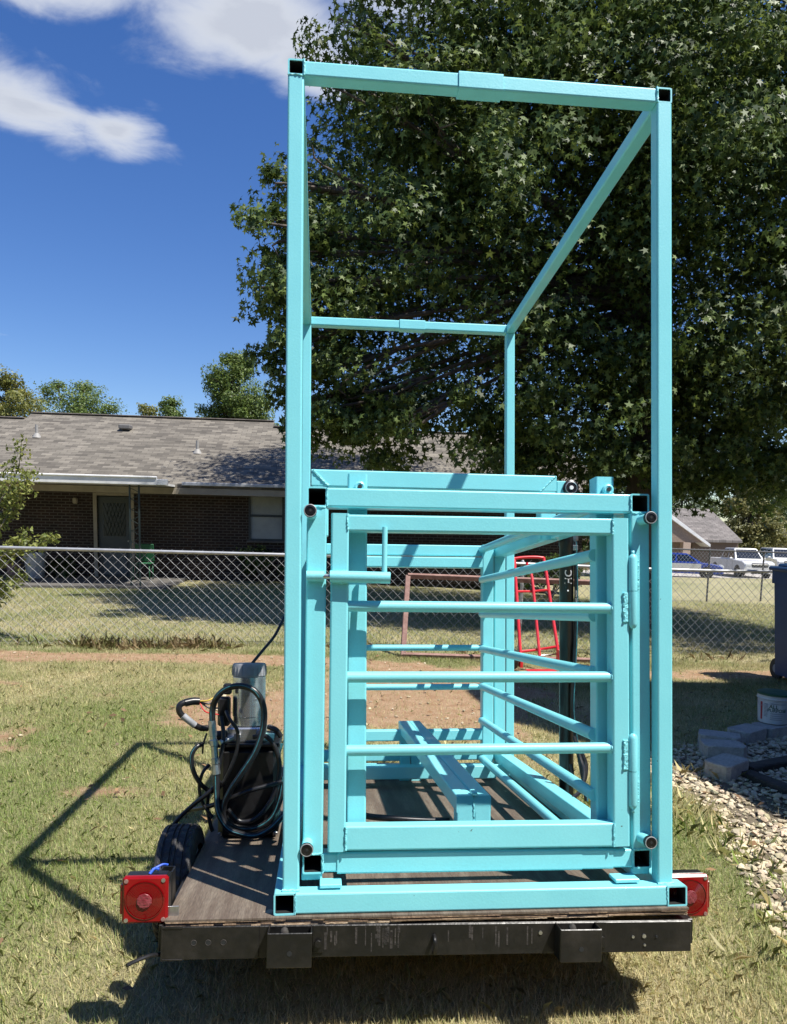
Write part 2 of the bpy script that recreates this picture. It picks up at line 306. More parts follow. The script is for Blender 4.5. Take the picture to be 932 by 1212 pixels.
# ------------------------------------------------------------------ terrain
def gz(x, y):
    x = np.asarray(x, float); y = np.asarray(y, float)
    s = -0.13 * ss(-1, 5, x) * ss(5, 9.3, y)
    f = np.clip(y - 10, 0, 34) / 34
    s = s - ss(3, 10, x) * (1.15 * f ** 1.3 + .012 * np.clip(y - 44, 0, 60))
    return s + .016 * (fbm(x * .9, y * .9, 3) - .5) * ss(40, 15, y)
def dirt(x, y):
    """where the lawn is bare earth (0..1)"""
    x = np.asarray(x, float); y = np.asarray(y, float); n = fbm(x * 1.3, y * 1.3, 20); n2 = fbm(x * 4.1, y * 4.1, 31, 3)
    def g(cx, cy, rx, ry): return np.exp(-(((x - cx) / rx) ** 2 + ((y - cy) / ry) ** 2))
    d = .92 * np.exp(-((y - 8.6 + .06 * x) / .36) ** 2) * ss(1.6, -.5, x) + .85 * g(-.6, 6.15, .75, .6) + .4 * g(-2.3, 5.9, .7, .3) + 1.15 * g(.9, 6.9, 1.3, 1.3) + .55 * g(-1.1, 4.35, .5, .16)
    d = d + .62 * np.exp(-((y - 8.3) / .40) ** 2) * ss(1.2, 3.0, x) + .25 * g(-2.6, 6.6, 1.0, .4)
    d = d + .20 * ss(.64, .78, n) * ss(30, 9, y) + .28 * g(-1.9, 5.3, .6, .3) + .32 * g(-3.2, 7.4, .9, .35)
    return np.clip(d * (.55 + .9 * n) + .5 * (n2 - .5) * ss(.1, .4, d), 0, 1)
def gravel(x, y):
    """bed of pale stones beside the drive"""
    x = np.asarray(x, float); y = np.asarray(y, float); n = fbm(x * 2.3, y * 2.3, 45)
    e = 1.86 + .42 * ss(2.6, 4.0, y) - .30 * ss(4.2, 4.8, y) + .3 * (n - .5)
    return ss(-.06, .10, x - e) * ss(5.35, 5.0, y - .35 * (x - 3)) * ss(1.2, 1.7, y)
def green(x, y):
    x = np.asarray(x, float); y = np.asarray(y, float); n = fbm(x * .8 + 5, y * .8, 60); n2 = fbm(x * 3, y * 3, 66, 3)
    g = .50 + .38 * ss(-.3, -1.6, x) * ss(9, 3, y) + .14 * ss(1.3, 2.0, x) * ss(4.5, 3, y) - .32 * np.exp(-((x - .3) / 1.3) ** 2 - ((y - 2.6) / .8) ** 2) - .02 * ss(7, 10, y)
    return np.clip(g + 1.0 * (n - .5) + .55 * (n2 - .5), 0, 1)
def axis_pts(a, b, step, far, k=1.16):
    c = list(np.arange(a, b, step)); s = step; x = b
    while x < far[1]: c.append(x); s *= k; x += s
    c.append(far[1]); s = step; x = a; l = []
    while x > far[0]: s *= k; x -= s; l.append(max(x, far[0]))
    return np.array(l[::-1] + c)
xs = axis_pts(-5, 6, .09, (-500, 500)); ys = axis_pts(1.2, 10, .09, (-60, 900))
GX, GY = np.meshgrid(xs, ys); gx = GX.ravel(); gy = GY.ravel(); gzv = gz(gx, gy)
nx, ny = len(xs), len(ys)
me = bpy.data.meshes.new('ground')
idx = (np.arange(ny - 1)[:, None] * nx + np.arange(nx - 1)[None, :]).ravel()
me.from_pydata(np.stack([gx, gy, gzv], 1).tolist(), [], np.stack([idx, idx + 1, idx + nx + 1, idx + nx], 1).tolist())
me.polygons.foreach_set('use_smooth', [True] * len(me.polygons))
at = me.attributes.new('soil', 'FLOAT_COLOR', 'POINT'); colr = np.stack([dirt(gx, gy), gravel(gx, gy), green(gx, gy), np.ones_like(gx)], 1); at.data.foreach_set('color', colr.astype(np.float32).ravel())
m = bpy.data.materials.new('lawn_soil'); m.use_nodes = True; t = m.node_tree; b = t.nodes['Principled BSDF']; b.inputs['Roughness'].default_value = .95; b.inputs['Specular IOR Level'].default_value = .15
A = N(t, 'ShaderNodeAttribute'); A.attribute_name = 'soil'; sp = N(t, 'ShaderNodeSeparateColor'); t.links.new(A.outputs['Color'], sp.inputs[0])
P = N(t, 'ShaderNodeNewGeometry').outputs['Position']
def noi(sc, det=6, dist=0):
    n = N(t, 'ShaderNodeTexNoise'); n.inputs['Scale'].default_value = sc; n.inputs['Detail'].default_value = det; n.inputs['Roughness'].default_value = .7; n.inputs['Distortion'].default_value = dist; t.links.new(P, n.inputs['Vector']); return n.outputs['Fac']
def mixc(f, a, b):
    x = N(t, 'ShaderNodeMix', data_type='RGBA')
    for i, q in ((0, f), (6, a), (7, b)):
        if isinstance(q, tuple): x.inputs[i].default_value = (*q, 1)
        elif isinstance(q, float): x.inputs[i].default_value = q
        else: t.links.new(q, x.inputs[i])
    return x.outputs[2]
def rng(v, a, b):
    r = N(t, 'ShaderNodeMapRange'); t.links.new(v, r.inputs[0]); r.inputs[1].default_value = a; r.inputs[2].default_value = b; return r.outputs[0]
gr = mixc(rng(noi(38, 5), .3, .7), (.15, .17, .065), (.34, .31, .17))
gs = mixc(rng(noi(22, 6), .35, .65), (.31, .275, .155), (.47, .41, .25))
lawn = mixc(rng(mth(t, 'ADD', sp.outputs[2], mth(t, 'MULTIPLY', mth(t, 'SUBTRACT', noi(9), .5), .9)), .2, .75), gs, gr)
soil = mixc(rng(noi(7), .35, .65), (.31, .185, .105), (.41, .285, .180)); soil = mixc(rng(noi(60, 3), .60, .70), soil, (.50, .42, .31))
c = mixc(rng(mth(t, 'ADD', sp.outputs[0], mth(t, 'MULTIPLY', mth(t, 'SUBTRACT', noi(16), .5), .5)), .28, .55), lawn, soil)
c = mixc(sp.outputs[1], c, (.20, .165, .12)); t.links.new(c, b.inputs['Base Color'])
bu = N(t, 'ShaderNodeBump'); bu.inputs['Strength'].default_value = .9; bu.inputs['Distance'].default_value = .03; t.links.new(noi(45, 8), bu.inputs['Height']); t.links.new(bu.outputs[0], b.inputs['Normal'])
me.materials.append(m); go = bpy.data.objects.new('ground', me); C.objects.link(go); go['kind'] = 'structure'

def fast_mesh(name, V, sizes, tint, m, smooth=True):
    """V: vertices already in face order; sizes: corners per face"""
    me = bpy.data.meshes.new(name); nv = len(V); nf = len(sizes)
    me.vertices.add(nv); me.vertices.foreach_set('co', np.asarray(V, np.float32).ravel())
    me.loops.add(nv); me.loops.foreach_set('vertex_index', np.arange(nv, dtype=np.int32))
    me.polygons.add(nf); st = np.concatenate([[0], np.cumsum(sizes)[:-1]]).astype(np.int32); me.polygons.foreach_set('loop_start', st)
    if tint is not None:
        a = me.attributes.new('tint', 'FLOAT_COLOR', 'POINT'); a.data.foreach_set('color', np.concatenate([tint, np.ones((nv, 1))], 1).astype(np.float32).ravel())
    me.update(calc_edges=True); me.validate(); me.materials.append(m)
    return me
def grass_patch(name, n, xr, yr, hl, wl, keep, label, seed, tri=False):
    R = np.random.default_rng(seed); x = R.uniform(*xr, n); y = yr[0] + (yr[1] - yr[0]) * R.random(n) ** 1.25
    k = (R.random(n) < keep(x, y)) & (np.abs(x - .16 * y * .6) < .66 * y + .5); x, y = x[k], y[k]; n = len(x)
    z = gz(x, y); g = green(x, y); h = R.uniform(*hl, n) * (.6 + .8 * fbm(x * 2.5, y * 2.5, 77)) ; w = R.uniform(*wl, n)
    a = R.uniform(0, 2 * np.pi, n); lean = R.uniform(.15, 1.25, n); cur = R.uniform(-.6, 1.0, n)
    dx, dy = np.cos(a), np.sin(a); sx, sy = -dy * w, dx * w
    p0 = np.stack([x, y, z - .004], 1); d1 = np.stack([dx * np.sin(lean), dy * np.sin(lean), np.cos(lean)], 1); l2 = np.clip(lean + cur, 0, 1.75)
    d2 = np.stack([dx * np.sin(l2), dy * np.sin(l2), np.cos(l2)], 1); p1 = p0 + d1 * (h * .55)[:, None]; p2 = p1 + d2 * (h * .55)[:, None]; p2[:, 2] = np.maximum(p2[:, 2], z + .004)
    s = np.stack([sx, sy, np.zeros(n)], 1)
    nvb = 3 if tri else 5
    V = (np.stack([p0 - s, p0 + s, p2], 1) if tri else np.stack([p0 - s, p0 + s, p1 + s * .8, p2, p1 - s * .8], 1)).reshape(-1, 3)
    dry = np.clip((1 - g) + R.normal(0, .28, n), 0, 1)[:, None]
    gc = np.array([.158, .225, .056]) * R.uniform(.6, 1.45, (n, 1)) + np.array([.02, .012, 0]) * R.random((n, 1)); dc = np.array([.60, .515, .285]) * R.uniform(.55, 1.3, (n, 1))
    if name == 'fence_weeds': dc = dc * np.array([.52, .45, .42]); dry = np.clip(dry + .35, 0, 1)
    gc = gc * (1.12 - .12 * ss(6, 9, y))[:, None]; dc = dc * (1.08 - .30 * ss(7, 10, y))[:, None]
    tint = np.repeat(gc * (1 - dry) + dc * dry, nvb, 0)
    me = fast_mesh(name, V, np.full(n, nvb), tint, MT['grassblade']); o = bpy.data.objects.new(name, me); C.objects.link(o)
    return tag(o, label, 'grass', kind='stuff')
bare = lambda x, y: (1 - .93 * ss(.25, .6, dirt(x, y))) * (1 - .96 * gravel(x, y))
grass_patch('lawn_grass', 1150000, (-5, 6), (1.9, 9.2), (.022, .052), (.0011, .0024), bare, 'short mown lawn grass, half green and half straw, around the trailer', 1, tri=True)
grass_patch('lawn_grass', 60000, (-5, 6), (1.9, 8.9), (.03, .06), (.0008, .0017), bare, 'longer curled green and straw blades scattered through the mown lawn', 7)
grass_patch('lawn_grass', 330000, (-9, 12), (8.9, 20), (.03, .06), (.003, .006), lambda x, y: bare(x, y) * ss(20.4, 17, y), 'sunlit lawn grass beyond the chain link fence', 2, tri=True)
grass_patch('coarse_grass', 9000, (1.25, 2.7), (2.0, 4.6), (.06, .14), (.0013, .0026), lambda x, y: .75 * ss(.5, .66, fbm(x * 2.4, y * 2.4, 9)) * (1 - .7 * gravel(x, y)), 'coarse wide bladed grass clumps growing beside the pale gravel', 3)
grass_patch('fence_weeds', 30000, (-6, 8), (9.0, 9.9), (.08, .20), (.0018, .0032), lambda x, y: .95 * np.exp(-((y - 9.42) / .14) ** 2) * (ss(.30, .55, fbm(x * 1.5, y * 1.5, 15)) * ss(-.6, -1.6, x) + .10 * ss(.42, .6, fbm(x * 1.5, y * 1.5, 16))), 'unmown dry grass along the foot of the chain link fence', 4)

# pale gravel
def stones(name, n, keep, xr, yr, sr, label, seed):
    R = np.random.default_rng(seed); x = R.uniform(*xr, n); y = R.uniform(*yr, n); k = R.random(n) < keep(x, y); x, y = x[k], y[k]; n = len(x)
    ph = (1 + 5 ** .5) / 2; I = np.array([(-1, ph, 0), (1, ph, 0), (-1, -ph, 0), (1, -ph, 0), (0, -1, ph), (0, 1, ph), (0, -1, -ph), (0, 1, -ph), (ph, 0, -1), (ph, 0, 1), (-ph, 0, -1), (-ph, 0, 1)], float) / 1.9
    Fi = np.array([(0, 11, 5), (0, 5, 1), (0, 1, 7), (0, 7, 10), (0, 10, 11), (1, 5, 9), (5, 11, 4), (11, 10, 2), (10, 7, 6), (7, 1, 8), (3, 9, 4), (3, 4, 2), (3, 2, 6), (3, 6, 8), (3, 8, 9), (4, 9, 5), (2, 4, 11), (6, 2, 10), (8, 6, 7), (9, 8, 1)])
    s = sr[0] + (sr[1] - sr[0]) * R.random(n) ** 2; v = I[None] * R.uniform(.7, 1.25, (n, 12, 1)) * np.stack([s * R.uniform(.8, 1.5, n), s * R.uniform(.7, 1.1, n), s * R.uniform(.4, .7, n)], 1)[:, None]
    a = R.uniform(0, 6.3, n); tl = R.normal(0, .4, n); ca, sa = np.cos(a)[:, None], np.sin(a)[:, None]
    zx = v[..., 2] + v[..., 0] * tl[:, None] * .5; X = v[..., 0] * ca - v[..., 1] * sa + x[:, None]; Y = v[..., 0] * sa + v[..., 1] * ca + y[:, None]; Z = zx + (gz(x, y) + s * .22 + .01 * R.random(n))[:, None]
    V = np.stack([X, Y, Z], 2)[:, Fi].reshape(-1, 3); tint = np.repeat(np.array([.56, .47, .325]) * R.uniform(.55, 1.2, (n, 1)) + R.normal(0, .012, (n, 3)), 60, 0)
    me = fast_mesh(name, V, np.full(n * 20, 3), np.clip(tint, .02, .9), MT['stone'], False); o = bpy.data.objects.new(name, me); C.objects.link(o); return tag(o, label, 'gravel', kind='stuff')
MT['stone'] = mat('limestone', (.5, .45, .36), .9, bump=.5, bscale=60); t = MT['stone'].node_tree; a_ = N(t, 'ShaderNodeAttribute'); a_.attribute_name = 'tint'; t.links.new(a_.outputs['Color'], t.nodes['Principled BSDF'].inputs['Base Color'])
stones('gravel_bed', 24000, lambda x, y: gravel(x, y) * (.45 + .55 * ss(.3, .6, fbm(x * 5, y * 5, 48))), (1.4, 4.4), (1.7, 5.6), (.007, .026), 'pale crushed limestone gravel bed by the edging blocks', 5)
stones('pebbles', 1500, lambda x, y: .04 + .8 * ss(.3, .7, dirt(x, y)), (-4, 5), (3.0, 9), (.006, .02), 'small pebbles scattered on the bare reddish earth', 6)

# ------------------------------------------------------------------ utility trailer
T2, T25, T3 = .0508, .0635, .076
dz = lambda X: -.076 - .0105 * X              # deck surface: the trailer sits a little lower on its right side
tr = cage_thing('utility_trailer', 'low flatbed utility trailer with brown plywood deck and black steel frame', 'trailer', (.46, .62, -.40))
RT = np.array([[1, 0, .0105], [0, 1, 0], [-.0105, 0, 1]])
XL, XR, YR, YF = -.345, 1.287, -.036, 2.33
dk = MB().box(((XL + XR) / 2, (YR + YF) / 2, dz((XL + XR) / 2) - .003), (XR - XL, YF - YR, .006), RT)
deck = cb(dk, 'deck', MT['ply'], tr); deck['label'] = 'weathered brown plywood deck with split laminated edge'
for k, (th_, ov, mm) in enumerate(((.005, .001, 'plyedge2'), (.0045, -.004, 'plyedge'), (.0045, .0005, 'plyedge2'), (.0045, -.0035, 'plyedge'))):
    zc_ = -.0065 - .0047 * k - .0015
    p_ = MB(); x0 = XL + .002
    while x0 < XR - .01:                     # frayed veneer edge: short lengths broken back unevenly
        x1 = min(x0 + rnd.uniform(.02, .16), XR - .002); fr = rnd.uniform(0, .006)
        p_.box(((x0 + x1) / 2, (YR - ov + fr + YF) / 2, dz((x0 + x1) / 2) + zc_), (x1 - x0, YF - YR + ov - fr, th_ - .0006), RT); x0 = x1
    cb(p_, 'veneer_ply', MT[mm], tr)
zb = lambda X: dz(X) - .0185 - .0138 * (X + .345)
RTB = np.array([[1, 0, .0243], [0, 1, 0], [-.0243, 0, 1]])
fr = MB(); BH = .096
def bx_on(mb, x0, x1, y0, y1, z0, z1, bev=.002): mb.box(((x0 + x1) / 2, (y0 + y1) / 2, zb((x0 + x1) / 2) + (z0 + z1) / 2), (x1 - x0, y1 - y0, z1 - z0), RTB, bev)
rb = MB(); bx_on(rb, XL - .004, XR + .006, -.068, -.061, -BH, 0); bx_on(rb, XL - .004, XR + .006, -.061, -.022, -.006, 0); bx_on(rb, XL - .004, XR + .006, -.061, -.022, -BH, -BH + .006)
bum = cb(rb, 'rear_channel', MT['blackmetal'], tr)
pl = MB(); bx_on(pl, XL - .008, -.066, -.0735, -.0682, -BH + .001, .002, .0015); bx_on(pl, XL - .0085, XL - .004, -.075, -.03, -BH - .002, .004, .001); bx_on(pl, XL - .004, XL + .055, -.0755, -.0737, -.004, .004, .0008); bx_on(pl, XL - .004, XL + .055, -.0755, -.0737, -BH - .001, -BH + .004, .0008); ep = cb(pl, 'end_plate', MT['blackmetal'], tr)
for x in (-.258, -.216, -.171): cb(MB().cyl((x, -.0742, zb(x) - .045), (x, -.070, zb(x) - .045), .0062 if x != -.216 else .008, 14), 'bolt_hole', MT['inside'], tr); cb(MB().sweep([(x + .008 * math.cos(a), -.0738, zb(x) - .045 + .008 * math.sin(a)) for a in np.linspace(0, 2 * math.pi, 17)], .0011, 5, sub=1), 'hole_rim', MT['rust'], tr)
for x, z, r, mm in ((1.100, -.047, .0045, 'steel'), (1.136, -.045, .0065, 'steel'), (1.177, -.047, .004, 'inside'), (1.138, -.073, .004, 'steel'), (.80, -.03, .006, 'steel')):
    cb(MB().cyl((x, -.0715, zb(x) + z), (x, -.066, zb(x) + z), r, 10), 'bolt_head' if mm == 'steel' else 'bolt_hole', MT[mm], tr)
for x0, x1, dr in ((-.040, .092, -.004), (.845, .976, -.002)):       # loading ramp pockets
    g = MB(); zt, zl = .002, -BH + dr
    bx_on(g, x0, x1, -.128, -.1235, zl, zt); bx_on(g, x0, x0 + .005, -.1235, -.069, zl, zt); bx_on(g, x1 - .005, x1, -.1235, -.069, zl, zt); bx_on(g, x0 + .005, x1 - .005, -.1235, -.069, zl, zl + .005)
    bx_on(g, x1 + .001, x1 + .034, -.0735, -.0685, zl + .02, zt, .001)
    pk = cb(g, 'ramp_pocket', MT['blackmetal'], tr); xc = (x0 + x1) / 2
    cb(MB().cyl((xc, -.1292, zb(xc) - .058), (xc, -.126, zb(xc) - .058), .0075, 14), 'bolt_hole', MT['inside'], tr, pk)
    cb(MB().cyl((x1 + .018, -.086, zb(x1) - .05), (x1 + .018, -.0736, zb(x1) - .05), .011, 6), 'bolt_head', MT['blackmetal'], tr, pk)
    cb(MB().lathe([(.013, 0), (.013, .012), (.009, .022), (.003, .026)], (xc - .016, -.092, zb(xc) - .02), (0, 0, 1), 12), 'bolt_stud', MT['rust'], tr, pk)
for i in range(34):                                                    # rust runs down the channel
    x = rnd.choice((rnd.uniform(.12, .42), rnd.uniform(.5, .82), rnd.uniform(.28, .36))); h_ = rnd.uniform(.012, .06); w_ = rnd.uniform(.003, .008)
    cb(MB().box((x, -.0684, zb(x) - rnd.uniform(.004, .03) - h_ / 2), (w_, .0006, h_), RT), 'rust_run', MT['rust'], tr)
cb(MB().sweep([(.465, -.069, zb(.465) - .035), (.465, -.088, zb(.465) - .04), (.466, -.093, zb(.465) - .06), (.465, -.085, zb(.465) - .082), (.465, -.069, zb(.465) - .084)], .006, 8), 'tie_hook', MT['blackmetal'], tr)
for x in (XL + .004, XR - .004):
    g = MB(); bx_on(g, x - .025, x + .025, -.02, YF, -.08, -.001); cb(g, 'side_rail', MT['blackmetal'], tr)
for y in (.55, 1.15, 1.75, 2.28):
    g = MB(); bx_on(g, XL + .03, XR - .03, y - .02, y + .02, -.06, -.002); cb(g, 'cross_member', MT['blackmetal'], tr)
for o in list(tr.children):
    if o.name.split('.')[0] in ('rear_channel', 'end_plate', 'bolt_hole', 'bolt_head', 'ramp_pocket', 'rust_run', 'tie_hook', 'hole_rim'): o.location.y += .029
AX, AZ = .62, -.185
cb(MB().cyl((XL - .02, AX, AZ), (XR + .02, AX, AZ - .012), .022, 12), 'axle', MT['blackmetal'], tr)
for x in (XL + .09, XR - .09):
    cb(MB().sweep([(x, AX - .3, zb(x) - .06), (x, AX, zb(x) - .13), (x, AX + .3, zb(x) - .06)], .016, 6), 'leaf_spring', MT['blackmetal'], tr)
cb(MB().sq((.2, 1.6, -.15), (.46, 2.75, -.155), .05).sq((.74, 1.6, -.15), (.48, 2.75, -.155), .05), 'tongue', MT['blackmetal'], tr)
cb(MB().lathe([(.02, 0), (.034, .01), (.034, .05), (.018, .075)], (.47, 2.74, -.19), (0, .3, 1), 12), 'coupler', MT['steel'], tr)
for sx, xc in ((-1, -.418), (1, 1.365)):
    wz = AZ - (0 if sx < 0 else .012); tw, tr_ = .138, .215; w0 = MB()
    n = 96; prof = [(-.5, .66), (-.50, .78), (-.49, .90), (-.44, .965), (-.38, .99), (-.31, 1), (-.30, .965), (-.25, .965), (-.24, 1.004), (-.10, 1.006), (-.09, .968), (-.04, .968), (-.03, 1.006), (.03, 1.006), (.04, .968), (.09, .968), (.10, 1.006), (.24, 1.004), (.25, .965), (.30, .965), (.31, 1), (.38, .99), (.44, .965), (.49, .90), (.50, .78), (.5, .66)]
    V = []; 
    for j in range(n):
        for q, (a, r) in enumerate(prof):
            an = 2 * math.pi * (j + .45 * abs(a) * 6 % 1) / n; rr = r - (.020 if (j % 3 == 0 and r > .98) else 0)
            V.append((xc + a * tw, AX + math.cos(an) * rr * tr_, wz + math.sin(an) * rr * tr_))
    m_ = len(prof); F = [(j * m_ + q, j * m_ + q + 1, ((j + 1) % n) * m_ + q + 1, ((j + 1) % n) * m_ + q) for j in range(n) for q in range(m_ - 1)]
    w0.add(V, F); wh = cb(w0, 'wheel', MT['rubber'], tr)
    cb(MB().lathe([(.145, -.05), (.145, .05)], (xc, AX, wz), (1, 0, 0), 24).lathe([(.10, sx * .051), (.06, sx * .07), (.03, sx * .072)], (xc, AX, wz), (1, 0, 0), 20), 'rim', MT['white'], tr, wh)
# wooden-stake pocket, light bracket
pk = cp(219, 1018, .12); cb(MB().sq((-.372, .14, -.10), (-.372, .14, .022), .042, .06, up=(0, 1, 0), hollow=True), 'stake_pocket', MT['blackmetal'], tr)
cb(MB().box((-.345, .0, dz(-.345) + .012), (.07, .004, .034), RT, .001), 'light_bracket', MT['steel'], tr)
cb(MB().box((1.30, .06, dz(1.3) - .012), (.07, .004, .034), RT, .001), 'light_bracket', MT['steel'], tr)
cb(MB().sweep([(-.40, .01, .05), (-.39, .03, .06), (-.375, .03, .058)], 0.0045, 8).sweep([(-.395, .025, .059), (-.37, .05, .066), (-.355, .06, .062)], .0035, 6), 'wire_splice', MT['blue'], tr)
cb(MB().sweep([tuple(cp(192, 1130, -.02)), tuple(cp(178, 1131, -.05)), tuple(cp(160, 1138, -.08)), tuple(cp(150, 1143, -.1))], .006, 8), 'light_wire', MT['hose'], tr)
for name_side, cxl, czl, y0, wl, hl in (('l', -.4065, -.017, -.012, .134, .140), ('r', 1.328, -.082, .045, .134, .140)):
    side = -1 if name_side == 'l' else 1
    tl = cb(MB().box((cxl, y0 + .035, czl), (wl - .004, .05, hl - .004), RT, .008), 'tail_light', MT['black'], tr)
    cb(MB().box((cxl, y0 + .004, czl), (wl, .022, hl), RT, .007), 'lens', MT['red'], tr, tl)
    prof = [(.058, 0), (.058, .003), (.0545, .004), (.054, .0015)]
    for k in range(12): r_ = .053 - k * .0041; prof += [(r_, .0026 + .0004 * k), (r_ - .0016, .0022 + .0004 * k)]
    cb(MB().lathe(prof + [(.004, .008)], (cxl, y0 - .006, czl), (0, -1, 0), 40, smooth=False), 'lens_ring', MT['reddark'], tr, tl)
    cb(MB().lathe([(.0225, 0), (.0215, .002), (.004, .0035)], (cxl, y0 - .0135, czl), (0, -1, 0), 10, smooth=False), 'reflector', MT['redpink'], tr, tl)
    for a in (-1, 1):
        for b_ in (-1, 1): cb(MB().cyl((cxl + a * .054, y0 - .0095, czl + b_ * .058), (cxl + a * .054, y0 - .004, czl + b_ * .058), .0062, 10), 'screw', MT['steel'] if a == b_ else MT['rusty'], tr, tl)
    cb(MB().box((cxl + side * .0705, y0 + .028, czl), (.010, .05, .09), RT, .003), 'side_marker', MT['reddark'], tr, tl)

# ------------------------------------------------------------------ outer frame
WD, HT, LN = 1.252, 2.578, 2.027
of = cage_thing('outer_frame', 'tall turquoise square tube frame standing on the plywood trailer deck', 'steel frame', (WD / 2, 1.0, -.08))
def tube(root, name, p0, p1, w=T2, hollow=False, up=(0, 0, 1), m='paint', h=None, parent=None): return cb(MB().sq(p0, p1, w, h, up, hollow), name, MT[m], root, parent)
h2 = T2 / 2
def dark_core(root, par, x, z, y0, y1, w):                         # near-black liner and cross plate inside an open tube
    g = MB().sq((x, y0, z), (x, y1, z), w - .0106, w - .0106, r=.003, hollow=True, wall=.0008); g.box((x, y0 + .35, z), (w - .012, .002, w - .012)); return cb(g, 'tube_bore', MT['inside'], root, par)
for x in (h2, WD - h2):
    a = tube(of, 'top_side_rail', (x, 0, HT - h2), (x, LN, HT - h2), hollow=True); dark_core(of, a, x, HT - h2, .003, LN - .003, T2)
    for y in (h2, LN - h2): tube(of, 'post', (x, y, -.012 if x < .5 else -.024), (x, y, HT - T2 - .0004), up=(0, 1, 0))
for y, (s0, s1) in ((h2, (.542, .686)), (LN - h2, (.565, .715))):
    a = tube(of, 'top_cross_bar', (T2 + .0005, y, HT - h2 - .001), (WD - T2 - .0005, y, HT - h2 - .001), T2 - .002)
    tube(of, 'sleeve', (s0, y, HT - h2 - .001), (s1, y, HT - h2 - .001), T2 + .007, parent=a)
B = .066
for x, z in ((.008, -.0425), (1.2555, -.057)):
    a = tube(of, 'bottom_side_rail', (x, -.022, z), (x, LN + .02, z), B, hollow=True); dark_core(of, a, x, z, -.019, LN + .017, B)
for y in (-.022 + B / 2, LN + .02 - B / 2): tube(of, 'bottom_cross_bar', (.0415, y, -.0425), (1.222, y, -.0568), B - .002)
wd = MB()                                                            # weld beads at the joints
def bead(mb, p0, p1, r=.0045):
    p0 = np.array(p0, float); p1 = np.array(p1, float); n = max(3, int(np.linalg.norm(p1 - p0) / .006))
    mb.sweep([p0 + (p1 - p0) * i / n + np.array([rnd.uniform(-.0016, .0016) for _ in range(3)]) for i in range(n + 1)], r, 6, sub=1)
for x0, x1, z in ((0, T2, -.009), (WD - T2, WD, -.0235)): bead(wd, (x0, -.003, z), (x1, -.003, z), .006)
bead(wd, (0, -.001, HT - T2), (T2, -.001, HT - T2), .0022); bead(wd, (T2, -.001, HT - T2), (T2, -.001, HT), .0035); bead(wd, (WD - T2, -.001, HT - T2), (WD - T2, -.001, HT), .0035)
bead(wd, (.041, -.0225, -.075), (.041, -.0225, -.0095), .0018); bead(wd, (1.2222, -.0225, -.09), (1.2222, -.0225, -.024), .0018)
cb(wd, 'weld_beads', MT['weld'], of, kind='stuff')

# ------------------------------------------------------------------ inner squeeze cage
ic = cage_thing('livestock_cage', 'turquoise livestock handling cage of tubes and pipe rails inside the tall frame', 'cage', (.63, .95, -.07))
sy = lambda z: .044                                                 # plane of the cage front
YB = 1.90
CT = {'tl': (.0985, 1.214), 'tr': (1.1615, 1.2135), 'bl': (.0915, .0565), 'br': (1.168, .0435)}
for k, (x, z) in CT.items():
    a = tube(ic, 'side_beam', (x, sy(z), z), (x if k[1] == 'l' else 1.14, YB + .04, z + .006), T25, hollow=True); dark_core(ic, a, x, z, sy(z) + .004, 1.2, T25)
hf = T25 / 2
for (xb, zb0), (xt, zt0) in ((CT['bl'], CT['tl']), (CT['br'], CT['tr'])):
    tube(ic, 'front_post', (xb, sy(.1) + hf, zb0 + hf + .0004), (xt, sy(1.2) + hf, zt0 - hf - .0004), T25, up=(0, 1, 0))
    tube(ic, 'rear_post', (xb if xb < .5 else 1.14, YB + .008, .0), (xt if xt < .5 else 1.14, YB + .008, 1.19), T25, up=(0, 1, 0))
tube(ic, 'front_top_bar', (CT['tl'][0] + hf, sy(1.2) + hf + .0015, 1.2135), (CT['tr'][0] - hf, sy(1.2) + hf + .0015, 1.213), T25 - .002)
a = tube(ic, 'front_bottom_bar', (CT['bl'][0] + hf, sy(0) + hf + .001, .0575), (CT['br'][0] - hf, sy(0) + hf + .001, .0445), T25 - .004)
tube(ic, 'sleeve', (.169, sy(0) + hf + .001, .0565), (.964, sy(0) + hf + .001, .0465), T25 + .005, parent=a); tube(ic, 'sleeve', (.9645, sy(0) + hf + .001, .0465), (1.070, sy(0) + hf + .001, .0452), T25 + .002, parent=a)
tube(ic, 'rear_top_bar', (CT['tl'][0] + hf, YB + .008, 1.222), (1.14 - hf, YB + .008, 1.222), T25 - .001)
GLX, GRX = .2305, 1.068
for x, zt in ((GLX, 1.303), (GRX, 1.3125)):
    g = tube(ic, 'guide_post', (x, .1 + sy(1.2) * .0 + hf, .02), (x, .112 + hf, zt), T25, up=(0, 1, 0))
    tube(ic, 'rear_guide_post', (x - .003, YB - .02, .02), (x - .003, YB - .02, 1.256), T25, up=(0, 1, 0))
    cb(MB().lathe([(.017, 0), (.0185, .004), (.0185, .016), (.013, .019), (.0085, .017)], (x + .006, .112, zt - .046), (0, -1, 0), 16), 'nut', MT['paint'], ic, g)
    cb(MB().cyl((x + .006, .0905, zt - .046), (x + .006, .0935, zt - .046), .0075, 12), 'nut_bore', MT['inside'], ic, g)
    cb(MB().box((x + .006, .106, zt - .066), (.046, .01, .02), None, .002), 'nut_plate', MT['plate'], ic, g)
xr = GRX - .034
for x in (xr, GLX + .003):
    for z0, z1 in ((1.214, 1.23), (1.047, 1.056), (.842, .858), (.649, .661), (.440, .446), (.237, .252), (.03, .036)):
        cb(MB().cyl((x, .12, z0), (x, YB - .03, z1), .0205, 16), 'side_pipe', MT['paint'], ic)
tube(ic, 'rear_gate_rail', (GLX + hf, YB - .018, 1.152), (GRX - .003 - hf, YB - .018, 1.152), T25 - .003)
tube(ic, 'rear_gate_rail', (GLX + hf, YB - .018, .172), (GRX - .003 - hf, YB - .018, .172), T25 - .003)
